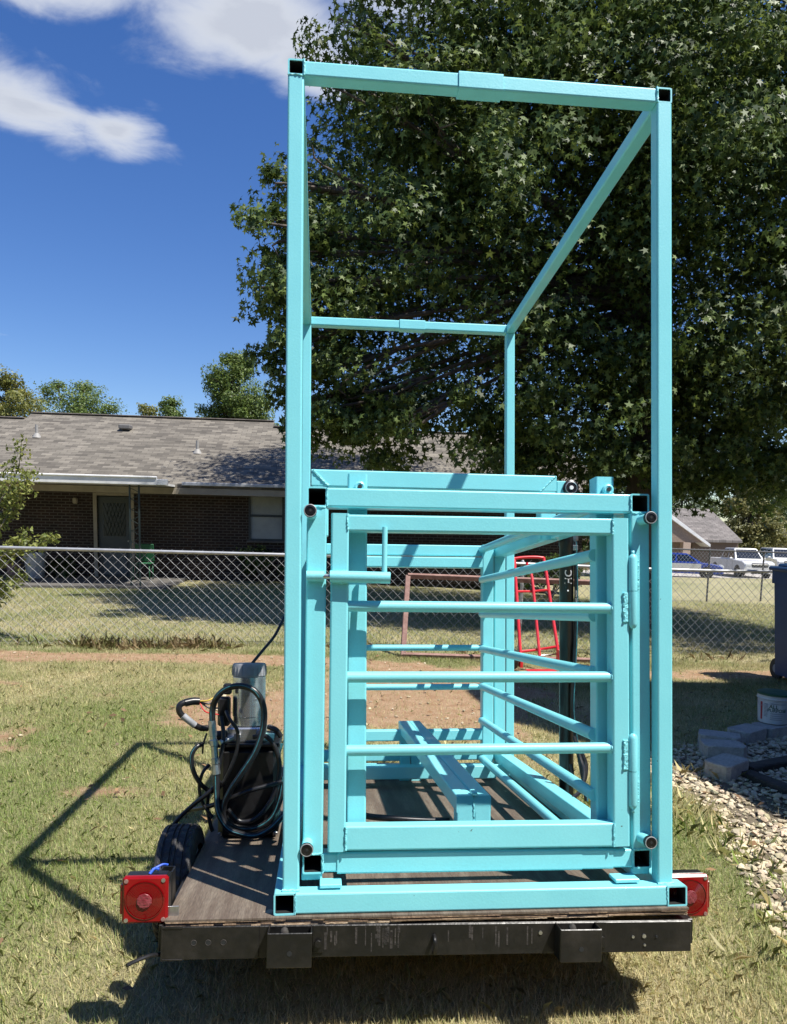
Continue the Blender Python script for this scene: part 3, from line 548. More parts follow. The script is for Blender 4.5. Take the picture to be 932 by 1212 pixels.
for z in (.666, .443): cb(MB().cyl((GLX + .03, YB - .018, z), (GRX - .03, YB - .018, z), .0175, 14), 'rear_gate_pipe', MT['paint'], ic)
tube(ic, 'floor_cross_tube', (.13, 1.72, .0), (1.075, 1.72, -.006), .07)
cb(MB().box((1.115, 1.715, .0), (.085, .01, .06), None, .002), 'floor_plate', MT['paint'], ic)
tube(ic, 'rear_bottom_bar', (CT['bl'][0] + hf, YB + .008, .056), (1.14 - hf, YB + .008, .056), T25 - .002)
# keel: two square tubes side by side along the middle of the floor
for k in (-1, 1):
    x0, x1 = .6705 + k * .0325, .624 + k * .031
    tube(ic, 'keel_tube', (x0, .352, .156), (x1, 1.93, .214), .0625, up=(0, 0, 1)); tube(ic, 'keel_leg', (x0, .352 + .031, -.079), (x0, .352 + .031, .150), .0621, up=(0, 1, 0)); tube(ic, 'keel_leg', (x1, 1.89, -.085), (x1, 1.89, .20), .058, up=(0, 1, 0))
kb = MB(); bead(kb, (.6705, .3515, -.06), (.6705, .3515, .18), .003); cb(kb, 'keel_weld', MT['weld'], ic)
cb(MB().box((.6705, .36, .197), (.02, .05, .014), None, .003), 'keel_clip', MT['paint'], ic)
# feet under the corners
for x0, x1, zt in ((.056, .122, .0245), (1.134, 1.199, .0115)):
    cb(MB().box(((x0 + x1) / 2, .09, zt - .0115), (x1 - x0, .07, .022), None, .003), 'foot_block', MT['paint'], ic)
cb(MB().box((.148, .03, .0), (.068, .06, .012), None, .002), 'foot_plate', MT['paint'], ic); cb(MB().box((1.1, .03, -.012), (.08, .06, .012), None, .002), 'foot_plate', MT['paint'], ic)
# rollers at the corners
for x, z, dx, dzz in ((.078, 1.162, .008, -.022), (1.176, 1.160, -.022, -.010), (.0735, .116, .004, .03), (1.175, .111, -.022, .012)):
    yt = sy(z); p0 = np.array([x + dx * .6, yt + .012, z + dzz * .3]); p1 = np.array([x, yt - .034, z]); g = cb(MB().cyl(p0, p1, .017, 16), 'roller_pin', MT['paint'], ic); ax = np.array([0, -1, 0.0])
    cb(MB().lathe([(.0195, 0), (.0205, .004), (.0205, .014), (.0175, .018)], p1, ax, 20), 'roller_collar', MT['black'], ic, g)
    ring = MB(); ring.sweep([p1 + np.array([.0185 * math.cos(a), -.0175, .0185 * math.sin(a)]) for a in np.linspace(0, 2 * math.pi, 25)], .0018, 6, sub=1); cb(ring, 'roller_ring', MT['galvdull'], ic, g)
    cb(MB().lathe([(.0165, .0182), (.0165, .0192), (.012, .0200), (.0115, .0186)], p1, ax, 20), 'roller_cap', MT['black'], ic, g)
    cb(MB().lathe([(.0045, .0187), (.004, .0192)], p1, ax, 10), 'roller_bore', MT['inside'], ic, g)
cw_ = MB()
for k, (x, z) in CT.items():
    sx = 1 if k[1] == 'l' else -1; sz = -1 if k[0] == 't' else 1
    bead(cw_, (x + sx * hf, sy(0) - .0005, z - .028), (x + sx * hf, sy(0) - .0005, z + .028), .003); bead(cw_, (x - .028, sy(0) - .0005, z + sz * hf), (x + .028, sy(0) - .0005, z + sz * hf), .003)
cb(cw_, 'corner_welds', MT['weld'], ic, kind='stuff')
# gate
GY_ = lambda z: .030; TG = .056
gx0, gx1b, gz0, gz1 = .138, 1.121, .096, 1.161
gate = cb(MB().sq((gx0 + (TG / 2), GY_(.1) + (TG / 2), gz0), (gx0 + .006 + (TG / 2), GY_(1.157) + (TG / 2), gz1), TG, up=(0, 1, 0)), 'gate', MT['paint'], ic); gate['label'] = 'swing gate with three pipe bars'
def gp(mb, name, m='paint'): return cb(mb, name, MT[m], ic, gate)
gp(MB().sq((gx1b - (TG / 2), GY_(.1) + (TG / 2), gz0 - .006), (gx1b - .004 - (TG / 2), GY_(1.157) + (TG / 2), gz1 + .001), TG, up=(0, 1, 0)), 'gate_stile')
gp(MB().sq((gx0 + TG + .002, GY_(1.13) + (TG / 2) + .001, gz1 - (TG / 2) - .0015), (gx1b - TG - .002, GY_(1.13) + (TG / 2) + .001, gz1 - (TG / 2) + .001), TG - .003), 'gate_top_rail')
gp(MB().sq((gx0 + TG + .0005, GY_(.1) + (TG / 2) - .002, .1375), (gx1b - TG - .0005, GY_(.1) + (TG / 2) - .002, .1280), TG - .001, .077, up=(0, 0, 1)), 'gate_bottom_rail')
for z in (.868, .642, .409):
    gp(MB().cyl((gx0 + TG - .006, GY_(z) + (TG / 2) - .006, z), (gx1b - TG + .004, GY_(z) + (TG / 2) - .004, z - .002), .0178, 18), 'gate_bar')
    gp(MB().lathe([(.0178, 0), (.0215, .003), (.0215, .006)], (gx1b - TG - .007, GY_(z) + (TG / 2) - .004, z - .002), (1, 0, 0), 16), 'bar_weld', 'weld')
gw = MB()
for x, z0, z1, y in ((gx0 + TG + .001, 1.108, 1.160, GY_(1.13)), (gx1b - TG - .002, 1.108, 1.161, GY_(1.13)), (gx0 + TG, .10, .176, GY_(.1) - .002), (gx1b - TG, .092, .166, GY_(.1) - .002)): bead(gw, (x, y - .001, z0), (x, y - .001, z1), .0034)
gp(gw, 'gate_welds', 'weld')['kind'] = 'stuff'
ly = .016
cb(MB().cyl((.067, ly + .014, .961), (.123, ly + .014, .961), .0168, 16), 'latch_keeper', MT['paint'], ic)
gp(MB().cyl((.118, ly + .006, .960), (.145, ly + .002, .960), .0085, 12), 'latch_pin', 'steel')
gp(MB().cyl((.140, ly, .960), (.329, ly - .003, .957), .0185, 18), 'latch_tube'); gp(MB().cyl((.311, ly - .002, .970), (.313, ly + .006, 1.118), .0085, 12), 'latch_handle')
lw = MB(); bead(lw, (.15, ly + .012, .9415), (.20, ly + .012, .9415), .004); bead(lw, (.15, ly + .012, .976), (.195, ly + .012, .976), .004); gp(lw, 'latch_weld', 'weld')
for z0, z1, flip in ((.800, 1.044, 0), (.211, .456, 1)):
    zm = (z0 + z1) / 2; hx, hy = 1.131, sy(zm) - .013
    lo_ = MB().lathe([(.006, 0), (.0125, .008), (.0148, .016), (.0148, zm - z0 - .001)], (hx, hy, z0), (0, 0, 1), 16); up_ = MB().lathe([(.0148, .001), (.0148, z1 - zm - .016), (.0125, z1 - zm - .006), (.006, z1 - zm)], (hx, hy, zm), (0, 0, 1), 16)
    cb(lo_ if flip else up_, 'hinge_barrel', MT['paint'], ic); gp(up_ if flip else lo_, 'hinge_barrel')
    a0, a1 = (z0 + .02, zm - .005) if not flip else (zm + .005, z1 - .02)
    b0, b1 = (zm + .01, z1 - .02) if not flip else (z0 + .02, zm - .01)
    yg = min(GY_(a0), GY_(a1)) - .001; g = MB().box((hx - .024, yg, (a0 + a1) / 2), (.014, .006, a1 - a0), None, .002); bead(g, (hx - .031, yg - .001, a0), (hx - .031, yg - .001, a1), .0045); gp(g, 'hinge_weld', 'weld')['kind'] = 'stuff'
    g = MB(); bead(g, (hx + .019, sy(b0) - .001, b0), (hx + .019, sy(b1) - .001, b1), .0065); cb(g, 'hinge_weld', MT['weld'], ic)
    cb(MB().cyl((hx, hy, z1 - .004), (hx, hy, z1 + .011), .0055, 8) if not flip else MB().cyl((hx, hy, z0 - .012), (hx, hy, z0 + .004), .0055, 8), 'grease_nipple', MT['paint'], ic)
# lifting bar over the middle of the cage
UB = 1.0; tube(ic, 'lifting_bar', (.069, UB + .038, 1.456), (1.189, UB + .038, 1.452), T3)
for x in (.069 + .039, 1.189 - .039): tube(ic, 'lifting_leg', (x, UB + .038, 1.20), (x, UB + .038, 1.418), T3 - .002, up=(0, 1, 0))
lb = MB(); bead(lb, (.075, UB - .001, 1.49), (.145, UB - .001, 1.42), .006); bead(lb, (1.184, UB - .001, 1.487), (1.113, UB - .001, 1.415), .003); cb(lb, 'mitre_weld', MT['weld'], ic, kind='stuff')
cb(MB().box((1.212, UB + .03, 1.437), (.046, .06, .06), None, .004), 'clevis', MT['paint'], ic)
cb(MB().lathe([(.037, 0), (.037, .03), (.030, .034)], (1.254, UB + .02, 1.434), (0, -1, 0), 24), 'clevis_disc', MT['black'], ic)
cb(MB().sweep([(1.254 + .027 * math.cos(a), UB - .0145, 1.434 + .027 * math.sin(a)) for a in np.linspace(0, 2 * math.pi, 25)], .0022, 6, sub=1), 'disc_ring', MT['steel'], ic)
cb(MB().lathe([(.010, .034), (.009, .040)], (1.254, UB + .02, 1.434), (0, -1, 0), 12), 'clevis_pin', MT['white'], ic)
tube(ic, 'lock_stub', (1.128, .9, 1.18), (1.128, .9, 1.27), .05, up=(0, 1, 0))

# ------------------------------------------------------------------ hydraulic cylinder with lettering
def text_mesh(body, size, m, name, parent, M, ext=.0004, wrap=None):
    cu = bpy.data.curves.new(name, 'FONT'); cu.body = body; cu.size = size; cu.extrude = ext; cu.align_x = 'CENTER'; cu.align_y = 'CENTER'; cu.resolution_u = 3; cu.offset = size * .012
    to = bpy.data.objects.new(name, cu); C.objects.link(to); dg = bpy.context.evaluated_depsgraph_get(); me = bpy.data.meshes.new_from_object(to.evaluated_get(dg)); bpy.data.objects.remove(to)
    me.transform(M) if wrap is None else None
    if wrap is not None:
        for v in me.vertices: v.co = wrap(v.co)
    o = bpy.data.objects.new(name, me); C.objects.link(o); me.materials.clear(); me.materials.append(m); o.parent = parent; return o
hx_, hy_ = 1.253, 1.05
hcyl = cage_thing('hydraulic_cylinder', 'upright black hydraulic cylinder with white HC lettering beside the cage', 'hydraulic cylinder', (hx_, hy_, -.02))
cbody = cb(MB().lathe([(.030, 0), (.033, .004), (.033, 1.19), (.036, 1.195), (.036, 1.235), (.030, 1.24)], (hx_, hy_, -.02), (0, 0, 1), 28), 'barrel', MT['black'], hcyl)
cb(MB().cyl((hx_, hy_, 1.215), (hx_, hy_, 1.40), .016, 16), 'rod', MT['steel'], hcyl)
cb(MB().lathe([(.02, 0), (.024, .01), (.024, .05)], (hx_, hy_, 1.385), (0, 0, 1), 14), 'rod_end', MT['black'], hcyl)
def wrapcyl(z0, da, r):
    def f(c):                                  # lettering reads upward along the barrel
        a = -math.pi / 2 + da - c.y / r; return Vector((hx_ + r * math.cos(a), hy_ + r * math.sin(a), z0 + c.x))
    return f
text_mesh('HC', .048, MT['white'], 'lettering', cbody, None, wrap=wrapcyl(1.025, .0, .0336))
cb(MB().lathe([(.004, 0), (.004, .001)], (hx_ - .004, hy_ - .0325, .963), (0, -1, 0), 10), 'white_dot', MT['white'], hcyl, cbody)
hp = [(hx_ + .034, hy_ - .02, 1.19), (hx_ + .036, hy_ - .03, 1.0), (hx_ + .035, hy_ - .03, .8), (hx_ + .022, hy_ - .045, .6), (hx_ + .012, hy_ - .05, .42), (hx_ + .03, hy_ - .055, .26), (hx_ + .055, hy_ - .06, .12), (hx_ + .06, hy_ - .1, .01)]
hh = cb(MB().sweep(hp, .0095, 8), 'hose', MT['hose'], hcyl); cb(MB().sweep([(p[0] + .003, p[1] - .0085, p[2]) for p in hp], .0028, 6), 'hose_stripe', MT['teal'], hcyl, hh)
text_mesh('HYD HOSE', .012, MT['white'], 'hose_print', hh, None, wrap=lambda c: Vector((hx_ + .0345 - c.y, hy_ - .0405, .935 + c.x)))
cb(MB().lathe([(.012, 0), (.0135, .005), (.0135, .022), (.010, .026), (.010, .045), (.015, .048), (.015, .068), (.008, .072)], (hx_ + .034, hy_ - .02, 1.15), (0, 0, 1), 6, smooth=False), 'hose_fitting', MT['steel'], hcyl)
# hoses that lie coiled at its foot
for k, pts in enumerate(([(680, 872, .95), (688, 900, .9), (692, 915, .85), (688, 935, .8), (674, 948, .75)], [(683, 880, .95), (694, 905, .9), (690, 928, .85), (680, 925, .9), (676, 905, .95)])):
    cb(MB().sweep([cp(*q) for q in pts], .009, 8), 'hose', MT['hose'], hcyl)
cb(MB().sweep([cp(396, 952, .55), cp(430, 965, .52), cp(470, 969, .50), cp(505, 971, .5), cp(532, 971, .5)], .012, 10), 'floor_hose', MT['hose'], hcyl)


# ------------------------------------------------------------------ hydraulic pump unit
pu = cage_thing('hydraulic_pump', 'hydraulic power pack with silver motor, black tank and looped black hoses', 'hydraulic pump', (-.16, .86, -.075))
YP = .76
tk = cb(MB().box((-.178, YP + .12, .115), (.245, .21, .372), None, .022), 'tank', MT['black'], pu)
cb(MB().box((-.178, YP + .12, .308), (.255, .22, .016), None, .004), 'tank_rim', MT['black'], pu, tk)
cb(MB().box((-.178, YP + .12, -.074), (.15, .16, .012), None, .002), 'tank_foot', MT['blackmetal'], pu)
cb(MB().box((-.192, YP + .11, .345), (.16, .13, .062), None, .006), 'manifold', MT['alu'], pu)
mc = (-.186, YP + .12); ms_ = 1.1
mo = cb(MB().lathe([(.060, 0), (.066, .004), (.066, .04), (.0685, .042), (.0685, .205), (.066, .208)], (*mc, .376), (0, 0, 1), 32), 'motor', MT['alu'], pu)
cap = MB().lathe([(.067, .208), (.070, .211), (.070, .255), (.066, .262), (.01, .264)], (*mc, .376), (0, 0, 1), 32)
for k in range(26):
    a = 2 * math.pi * k / 26; cap.box((mc[0] + .0702 * math.cos(a), mc[1] + .0702 * math.sin(a), .608), (.004, .004, .036), np.array([[math.cos(a), -math.sin(a), 0], [math.sin(a), math.cos(a), 0], [0, 0, 1]]))
cb(cap, 'motor_cap', MT['grey'], pu, mo); cb(MB().lathe([(.008, 0), (.008, .005), (.005, .006)], (mc[0] + .03, mc[1] - .055, .49), (.5, -1, 0), 14), 'motor_screw', MT['steel'], pu, mo)
for x, z, r in ((-.135, .352, .016), (-.225, .344, .014)):
    cb(MB().lathe([(r, 0), (r, .012), (r * .7, .014), (r * .7, .028), (r * .95, .03), (r * .95, .038)], (x, YP + .046, z), (0, -1, .1), 6, smooth=False), 'port_fitting', MT['steel'], pu)
cb(MB().cyl((-.235, YP + .03, .34), (-.29, YP - .01, .325), .011, 10), 'elbow_fitting', MT['steel'], pu)
for bx_, bz_ in ((-.29, .29), (-.066, .29), (-.29, -.05), (-.066, -.05)): cb(MB().lathe([(.009, 0), (.009, .006), (.006, .008)], (bx_, YP + .0145, bz_), (0, -1, 0), 6, smooth=False), 'tank_bolt', MT['steel'], pu, tk)
cb(MB().lathe([(.03, 0), (.03, .02), (.026, .028)], (-.09, YP + .16, .316), (0, 0, 1), 18), 'filler_cap', MT['black'], pu, tk)
# solenoid block and relay on the left of the motor
cb(MB().box((-.285, YP + .09, .44), (.05, .055, .12), None, .008), 'relay', MT['black'], pu); cb(MB().box((-.27, YP + .07, .535), (.034, .034, .045), None, .006), 'solenoid', MT['black'], pu)
cb(MB().cyl((-.33, YP + .06, .34), (-.27, YP + .06, .345), .021, 14), 'suction_port', MT['black'], pu)
# long silver hose coupling
q0 = cp(251, 853, YP - .03); q1 = cp(256.5, 916, YP - .03); ax_ = q1 - q0; l_ = np.linalg.norm(ax_)
cb(MB().lathe([(.0155, 0), (.016, .06 * 1), (.0135, .062), (.0135, .075), (.0165, .078), (.0165, .10), (.0135, .103), (.0135, .15), (.0165, .152), (.0165, .172), (.0145, .175), (.0165, l_)], q0, ax_, 8, smooth=False), 'hose_coupling', MT['steel'], pu)
def hose(pts, r, name='hose', m='hose', stripe=True):
    P = [cp(u, v, y) for u, v, y in pts]; h = cb(MB().sweep(P, r, 10, sub=6), name, MT[m], pu)
    if stripe: cb(MB().sweep([p + np.array([-.25 * r, -.80 * r, .25 * r]) for p in P], r * .2, 6, sub=6), 'hose_stripe', MT['teal'], pu, h)
y = YP
hose([(256.5, 914, y - .03), (257, 940, y - .04), (259, 962, y - .06), (270, 980, y - .07), (285, 987, y - .08), (303, 989, y - .09), (320, 981, y - .10), (336, 965, y - .1), (345, 955, y - .08)], .0125)
hose([(251.5, 855, y - .03), (252, 838, y - .03), (258, 824, y - .05), (270, 814.5, y - .06), (287, 812, y - .07), (303, 819, y - .08), (312, 836, y - .08), (312, 860, y - .08), (303, 889, y - .08), (285, 917, y - .07), (272, 937, y - .06), (265, 955, y - .05), (268, 972, y - .04), (283, 980, y - .03), (303, 980, y - .03), (322, 968, y - .03), (332, 945, y - .03), (336, 920, y - .02)], .0125)
hose([(268, 842, y + .04), (272, 851, y), (280, 862, y - .01), (282, 872, y - .01), (280, 890, y - .01), (272, 912, y - .01), (262, 930, y), (250, 938, y + .02)], .0075, stripe=False)
hose([(240, 881, y + .02), (233, 884, y), (227, 895, y - .01), (229, 912, y - .01), (237, 927, y), (247, 936, y + .02)], .0095)
hose([(334, 925, y - .04), (316, 930, y - .05), (295, 936, y - .06), (270, 946, y - .04), (245, 955, y + .0), (222, 959, y + .1)], .0095, stripe=False)
hose([(262, 925, y - .02), (245, 940, y - .02), (225, 956, y), (209, 972, y + .0), (201, 985, y + .0), (197, 1003, y + .02)], .009, stripe=False)
hose([(247, 935, y + .02), (246, 955, y + .01), (249, 975, y), (252, 984, y)], .008, stripe=False)
hose([(245, 868, y + .03), (241, 880, y + .02), (240, 892, y + .02)], .004, 'wire', stripe=False)
hose([(262, 848, y + .03), (265, 872, y + .0), (261, 900, y - .015), (257, 930, y - .02), (262, 958, y - .02), (276, 975, y - .02)], .0085, stripe=False)
hose([(300, 872, y + .0), (316, 872, y - .02), (328, 890, y - .03), (331, 915, y - .03), (322, 945, y - .04), (304, 968, y - .05), (284, 972, y - .05), (270, 958, y - .05)], .0095, stripe=False)
hose([(248, 905, y + .02), (240, 915, y + .0), (236, 932, y), (240, 950, y), (252, 968, y - .01)], .007, stripe=False)
hose([(318, 860, y + .02), (327, 864, y), (333, 872, y)], .011, stripe=False)
hose([(246, 862, y + .04), (236, 861, y + .02), (222, 852, y), (213, 843, y - .01), (213, 835, y - .01), (221, 831, y), (236, 830, y + .02)], .0125, 'battery_cable', stripe=False)
hose([(231, 858.5, y - .004), (224, 853, y - .014), (217, 847, y - .018)], .0135, 'grey_tape', 'grey', False)
hose([(219, 832, y - .005), (228, 830, y + .008), (236, 830, y + .018)], .0155, 'tape_wrap', 'black', False)
for k, (c_, r_, mm) in enumerate((((247, 829), .003, 'copper'), ((246, 833), .0035, 'hose'), ((248, 838), .0035, 'hose'), ((243, 842), .0025, 'redpaint'))):
    hose([(236, 830, y + .02), (*c_, y + .01), (259, 822 + 8 * k, y + .04)], r_, 'wire', mm, False)
hose([(288, 799, y + .1), (298, 786, y + .12), (312, 769, y + .15), (325, 753, y + .2), (336, 732, y + .25), (345, 712, y + .3)], .0065, 'power_cable', stripe=False)
cb(MB().sq(cp(309, 960, y + .1), cp(318, 868, y + .1), .05, .03, up=(0, 1, 0)), 'mount_bracket', MT['plate'], pu)
cb(MB().sq(cp(318, 930, y + .18), cp(333, 880, y + .18), .02, .02), 'mount_strut', MT['teal'], pu)

# ------------------------------------------------------------------ chain link fence along the yard
def fence(name, label, A, Bp, hts, posts, dia, wr, m_w, m_p, rr=.021, pr=.024):
    A = np.array(A, float); Bp = np.array(Bp, float); L = np.linalg.norm(Bp - A); d = (Bp - A) / L; nrm = np.array([-d[1], d[0]])
    root = thing(name, label, 'fence', (*A, float(gz(*A))))
    def top(s): return np.interp(s / L, [h[0] for h in hts], [h[1] for h in hts])
    def P(s, z, o=0): q = A + d * s + nrm * o; return np.array([q[0], q[1], z])
    off = (-A[0], -A[1], -float(gz(*A)))
    r = MB().sweep([P(s, top(s)) for s in np.linspace(0, L, 14)], rr, 12, sub=1); r.build('top_rail', m_p, root, off)
    ps = [0] + [p * L for p in posts] + [L]
    for s in ps:
        q = P(s, 0, .045); MB().cyl((q[0], q[1], float(gz(q[0], q[1])) - .02), (q[0], q[1], top(s) + .01), pr, 12).lathe([(pr * 1.15, 0), (pr * 1.1, .02), (pr * .5, .045)], (q[0], q[1], top(s) + .005), (0, 0, 1), 12).build('post', m_p, root, off)
    for a, b in zip(ps[:-1], ps[1:]):
        g = MB(); k0 = int(a / dia); 
        for sgn in (-1, 1):
            s0 = a - 1.4
            s0 = math.floor(s0 / dia) * dia
            while s0 < b + 1.4:
                # a wire from the ground to the rail, clipped to this bay
                zb_ = float(gz(*(A + d * min(max(s0, 0), L)))) + .03; zt_ = top(min(max(s0, 0), L)) + .022; H_ = zt_ - zb_
                e0, e1 = s0, s0 + sgn * H_ * 1.02; t0, t1 = 0.0, 1.0
                lo, hi = (a, b)
                for lim, side in ((lo, 1), (hi, -1)):
                    f0, f1 = side * (e0 - lim), side * (e1 - lim)
                    if f0 < 0 and f1 < 0: t0, t1 = 1, 0; break
                    if f0 < 0: t0 = max(t0, f0 / (f0 - f1))
                    if f1 < 0: t1 = min(t1, f0 / (f0 - f1))
                if t1 - t0 > .03:
                    sag = .008 * math.sin(s0 * 3.1)
                    p0 = P(e0 + (e1 - e0) * t0, zb_ + H_ * t0, sgn * wr * .9 + sag); p1 = P(e0 + (e1 - e0) * t1, zb_ + H_ * t1, sgn * wr * .9 - sag)
                    g.cyl(p0, p1, wr, 5, caps=False)
                s0 += dia
        g.build('wire_mesh', m_w, root, off, kind='stuff')
    return root
fA, fB = wy(-60, 646, 9.45)[:2], wy(990, 676, 9.85)[:2]
def fz(u, v, y): return wy(u, v, y)[2]
fence('chain_link_fence', 'galvanised chain link fence crossing behind the trailer to the house yard', fA, fB, [(0, fz(-60, 646.5, 9.45)), (.385, fz(340, 657, 9.6)), (.81, fz(795, 675, 9.77)), (1, fz(990, 677, 9.85))], (.41, .61, .785), .126, .0025, MT['galv'], MT['galvdull'])
f2A, f2B = wy(770, 648, 19.2)[:2], wy(960, 656, 20.4)[:2]
fence('far_fence', 'thin dark chain link fence beyond the yard in front of the parked vehicles', f2A, f2B, [(0, fz(770, 649, 19.2)), (1, fz(960, 655, 20.4))], (.36, .70), .12, .0020, MT['galvdull'], mat('dark_fence_pipe', (.06, .06, .065), .6), .022, .024)

# ------------------------------------------------------------------ things leaning on the fence
ft = thing('steel_frame', 'rusty brown rectangular steel frame leaning on the chain link fence', 'frame', (2.3, 9.0, -.08)); o_ = (-2.3, -9.0, .08)
def lean(u, v, y): return wy(u, v, y)
TLp, BLp, TRp, BRp = lean(483, 681.5, 9.45), lean(477, 786, 9.0), lean(742, 691, 9.55), lean(738, 797, 9.05)
BLp[2] = float(gz(*BLp[:2])) + .03; BRp[2] = float(gz(*BRp[:2])) + .03
for nm, a, b_ in (('top_bar', TLp, TRp), ('bottom_bar', BLp, BRp), ('upright', TLp, BLp), ('upright', TRp, BRp)): MB().sq(a, b_, .062, .055, up=(0, 1, .3)).build(nm, MT['rusty'], ft, o_)
ht = thing('hand_truck', 'red tubular steel hand truck standing against the fence', 'hand truck', (2.5, 8.35, -.07)); o_ = (-2.5, -8.35, .07)
def hp_(u, f): return None
hb = [wy(617, 786, 8.25), wy(662, 779, 8.25)]; htp = [wy(609.5, 668, 8.75), wy(645, 668, 8.75)]
ctr = (wy(611, 661, 8.78), wy(640, 660, 8.78))
MB().sweep([hb[0], hb[0] * .5 + htp[0] * .5, htp[0], ctr[0], ctr[1], htp[1], hb[1] * .5 + htp[1] * .5, hb[1]], .0195, 10, sub=6).build('frame', MT['redpaint'], ht, o_)
mid = lambda f: hb[0] * (1 - f) + htp[0] * f; mir = lambda f: hb[1] * (1 - f) + htp[1] * f
for f in (.12, .72):
    a, b_ = mid(f), mir(f); MB().sweep([a, (a + b_) / 2 + np.array([0, .035, -.012]), b_], .016, 8).build('cross_bar', MT['redpaint'], ht, o_)
a = (mid(.05) + mir(.05)) / 2; b_ = (mid(.86) + mir(.86)) / 2; c_ = (mid(1.0) + mir(1.0)) / 2
MB().sweep([a, b_ + np.array([.01, 0, 0]), b_ + np.array([-.03, .05, .05]), c_ + np.array([-.03, .02, .02])], .017, 8).build('centre_bar', MT['redpaint'], ht, o_)
MB().box(((hb[0] + hb[1]) / 2 + np.array([0, -.07, -.10])), (.34, .16, .008), None, .002).build('toe_plate', MT['redpaint'], ht, o_)
for k, x in ((0, -.06), (1, .06)):
    w = hb[k] + np.array([x * 1.1, .08, .045]); wl_ = MB().lathe([(.07, -.032), (.105, -.03), (.118, -.015), (.118, .015), (.105, .03), (.07, .032)], w, (1, 0, 0), 20).build('wheel', MT['rubber'], ht, o_); MB().lathe([(.06, -.034), (.06, .034)], w, (1, 0, 0), 16).build('hub', MT['redpaint'], wl_)
MB().cyl(hb[0] + np.array([-.07, .08, .045]), hb[1] + np.array([.07, .08, .045]), .009, 8).build('axle', MT['steel'], ht, o_)
for k in (0, 1): MB().box(hb[k] + np.array([0, .02, .03]), (.035, .09, .14), None, .004).build('wheel_bracket', MT['redpaint'], ht, o_)

# ------------------------------------------------------------------ edging blocks, timbers, bucket, cart
MT['concrete'] = mat('grey_concrete', (.36, .335, .295), .92, col2=(.46, .435, .39), scale=9, fine=.2, fscale=70, bump=.4, bscale=60)
bl_ = [(-.52, 2.98, 5.14, .10, .12, 'corner'), (-.25, 2.875, 4.90, .10, .1, ''), (.55, 2.69, 4.52, .105, .08, ''), (.48, 3.30, 5.30, .10, .1, ''), (.36, 3.58, 5.42, .095, .1, '')]
blab = ['grey concrete edging block at the bend of the row, beside the lawn', 'grey concrete edging block set between the bend and the dark timber', 'grey concrete edging block lowest in the row, touching the dark timber', 'grey concrete edging block lying between the bend and the white pail', 'grey concrete edging block partly under the white pail']
for (rz, x, y_, h_, g_, nm), lb_ in zip(bl_, blab):
    g0 = float(gz(x, y_)); w0, d0 = .29, .19; g = MB(); hh = .06; 
    pts = [(-w0 / 2, -d0 / 2 + .02), (-w0 / 2 + .02, -d0 / 2), (w0 / 2 - .03, -d0 / 2 + .01), (w0 / 2, -d0 / 2 + .04), (w0 / 2 - .005, d0 / 2 - .02), (w0 / 2 - .03, d0 / 2), (-w0 / 2 + .015, d0 / 2 - .005), (-w0 / 2, d0 / 2 - .03)]
    n = len(pts); V = [(a, b_, -.03) for a, b_ in pts] + [(a, b_, h_ - .006 + rnd.uniform(-.004, .004)) for a, b_ in pts] + [(a * .975, b_ * .965, h_ + rnd.uniform(-.003, .003)) for a, b_ in pts]
    F = [(k * n + i, k * n + (i + 1) % n, (k + 1) * n + (i + 1) % n, (k + 1) * n + i) for k in (0, 1) for i in range(n)] + [tuple(range(2 * n, 3 * n)), tuple(range(n - 1, -1, -1))]
    o = g.add(V, F).build('edging_block', MT['concrete']); o.location = (x, y_, g0); o.rotation_euler = (0, 0, rz); tag(o, lb_, 'block', 'concrete edging blocks round the gravel')
MT['timber'] = mat('dark_timber', (.028, .024, .021), .85, col2=(.06, .05, .042), scale=14, fine=.3, fscale=50, bump=.6, stretch=(.2, 1, 1))
for a, b_, lb_ in (((2.80, 4.47, 0), (3.1, 3.5, 0), 'dark landscape timber running from the lowest block towards the open gravel'), ((2.86, 4.56, 0), (3.75, 4.93, 0), 'dark landscape timber running from the lowest block towards the bin side')):
    a = np.array(a); b_ = np.array(b_); a[2] = float(gz(*a[:2])) + .012; b_[2] = float(gz(*b_[:2])) + .012; g = MB().sq(a - a, b_ - a, .10, .075, r=.012); o = g.build('landscape_timber', MT['timber']); o.location = a; tag(o, lb_, 'timber', 'landscape timbers in the gravel')
bp_ = wg(922, 857, .1); bx0, by0 = bp_[0] + .0, bp_[1] + .08; bz0 = .098
bk = thing('pail', 'small white plastic pail with green lid rim and ALL PURPOSE label', 'pail', (bx0, by0, bz0))
MT['pail'] = mat('pail_plastic', (.62, .62, .60), .45, col2=(.55, .545, .52), scale=9); MT['green'] = mat('green_plastic', (.012, .085, .045), .45); MT['dgreen'] = mat('green_print', (.02, .10, .06), .6); MT['redprint'] = mat('red_print', (.45, .05, .05), .6); MT['greyprint'] = mat('grey_print', (.25, .26, .27), .6)
RB, HB = .125, .235
def prad(z): return RB * (.88 + .12 * z / HB)
bod = MB().lathe([(prad(0) - .008, 0), (prad(0), .006), (prad(.19), .19), (prad(.2) + .006, .195), (prad(.2) + .006, .203), (prad(.22), .206), (prad(.225), .232)], (0, 0, 0), (0, 0, 1), 40).build('body', MT['pail'], bk)
MB().lathe([(prad(.23) + .002, .226), (prad(.23) + .007, .228), (prad(.23) + .007, .242), (prad(.23) - .004, .245), (.02, .240)], (0, 0, 0), (0, 0, 1), 40).build('lid', MT['green'], bk)
def pwrap(z0, a0, dr=.0008):
    return lambda c: Vector(((prad(z0 + c.y) + dr + c.z) * math.cos(a0 + c.x / RB), (prad(z0 + c.y) + dr + c.z) * math.sin(a0 + c.x / RB), z0 + c.y))
aF = math.atan2(-by0, -bx0) + .12
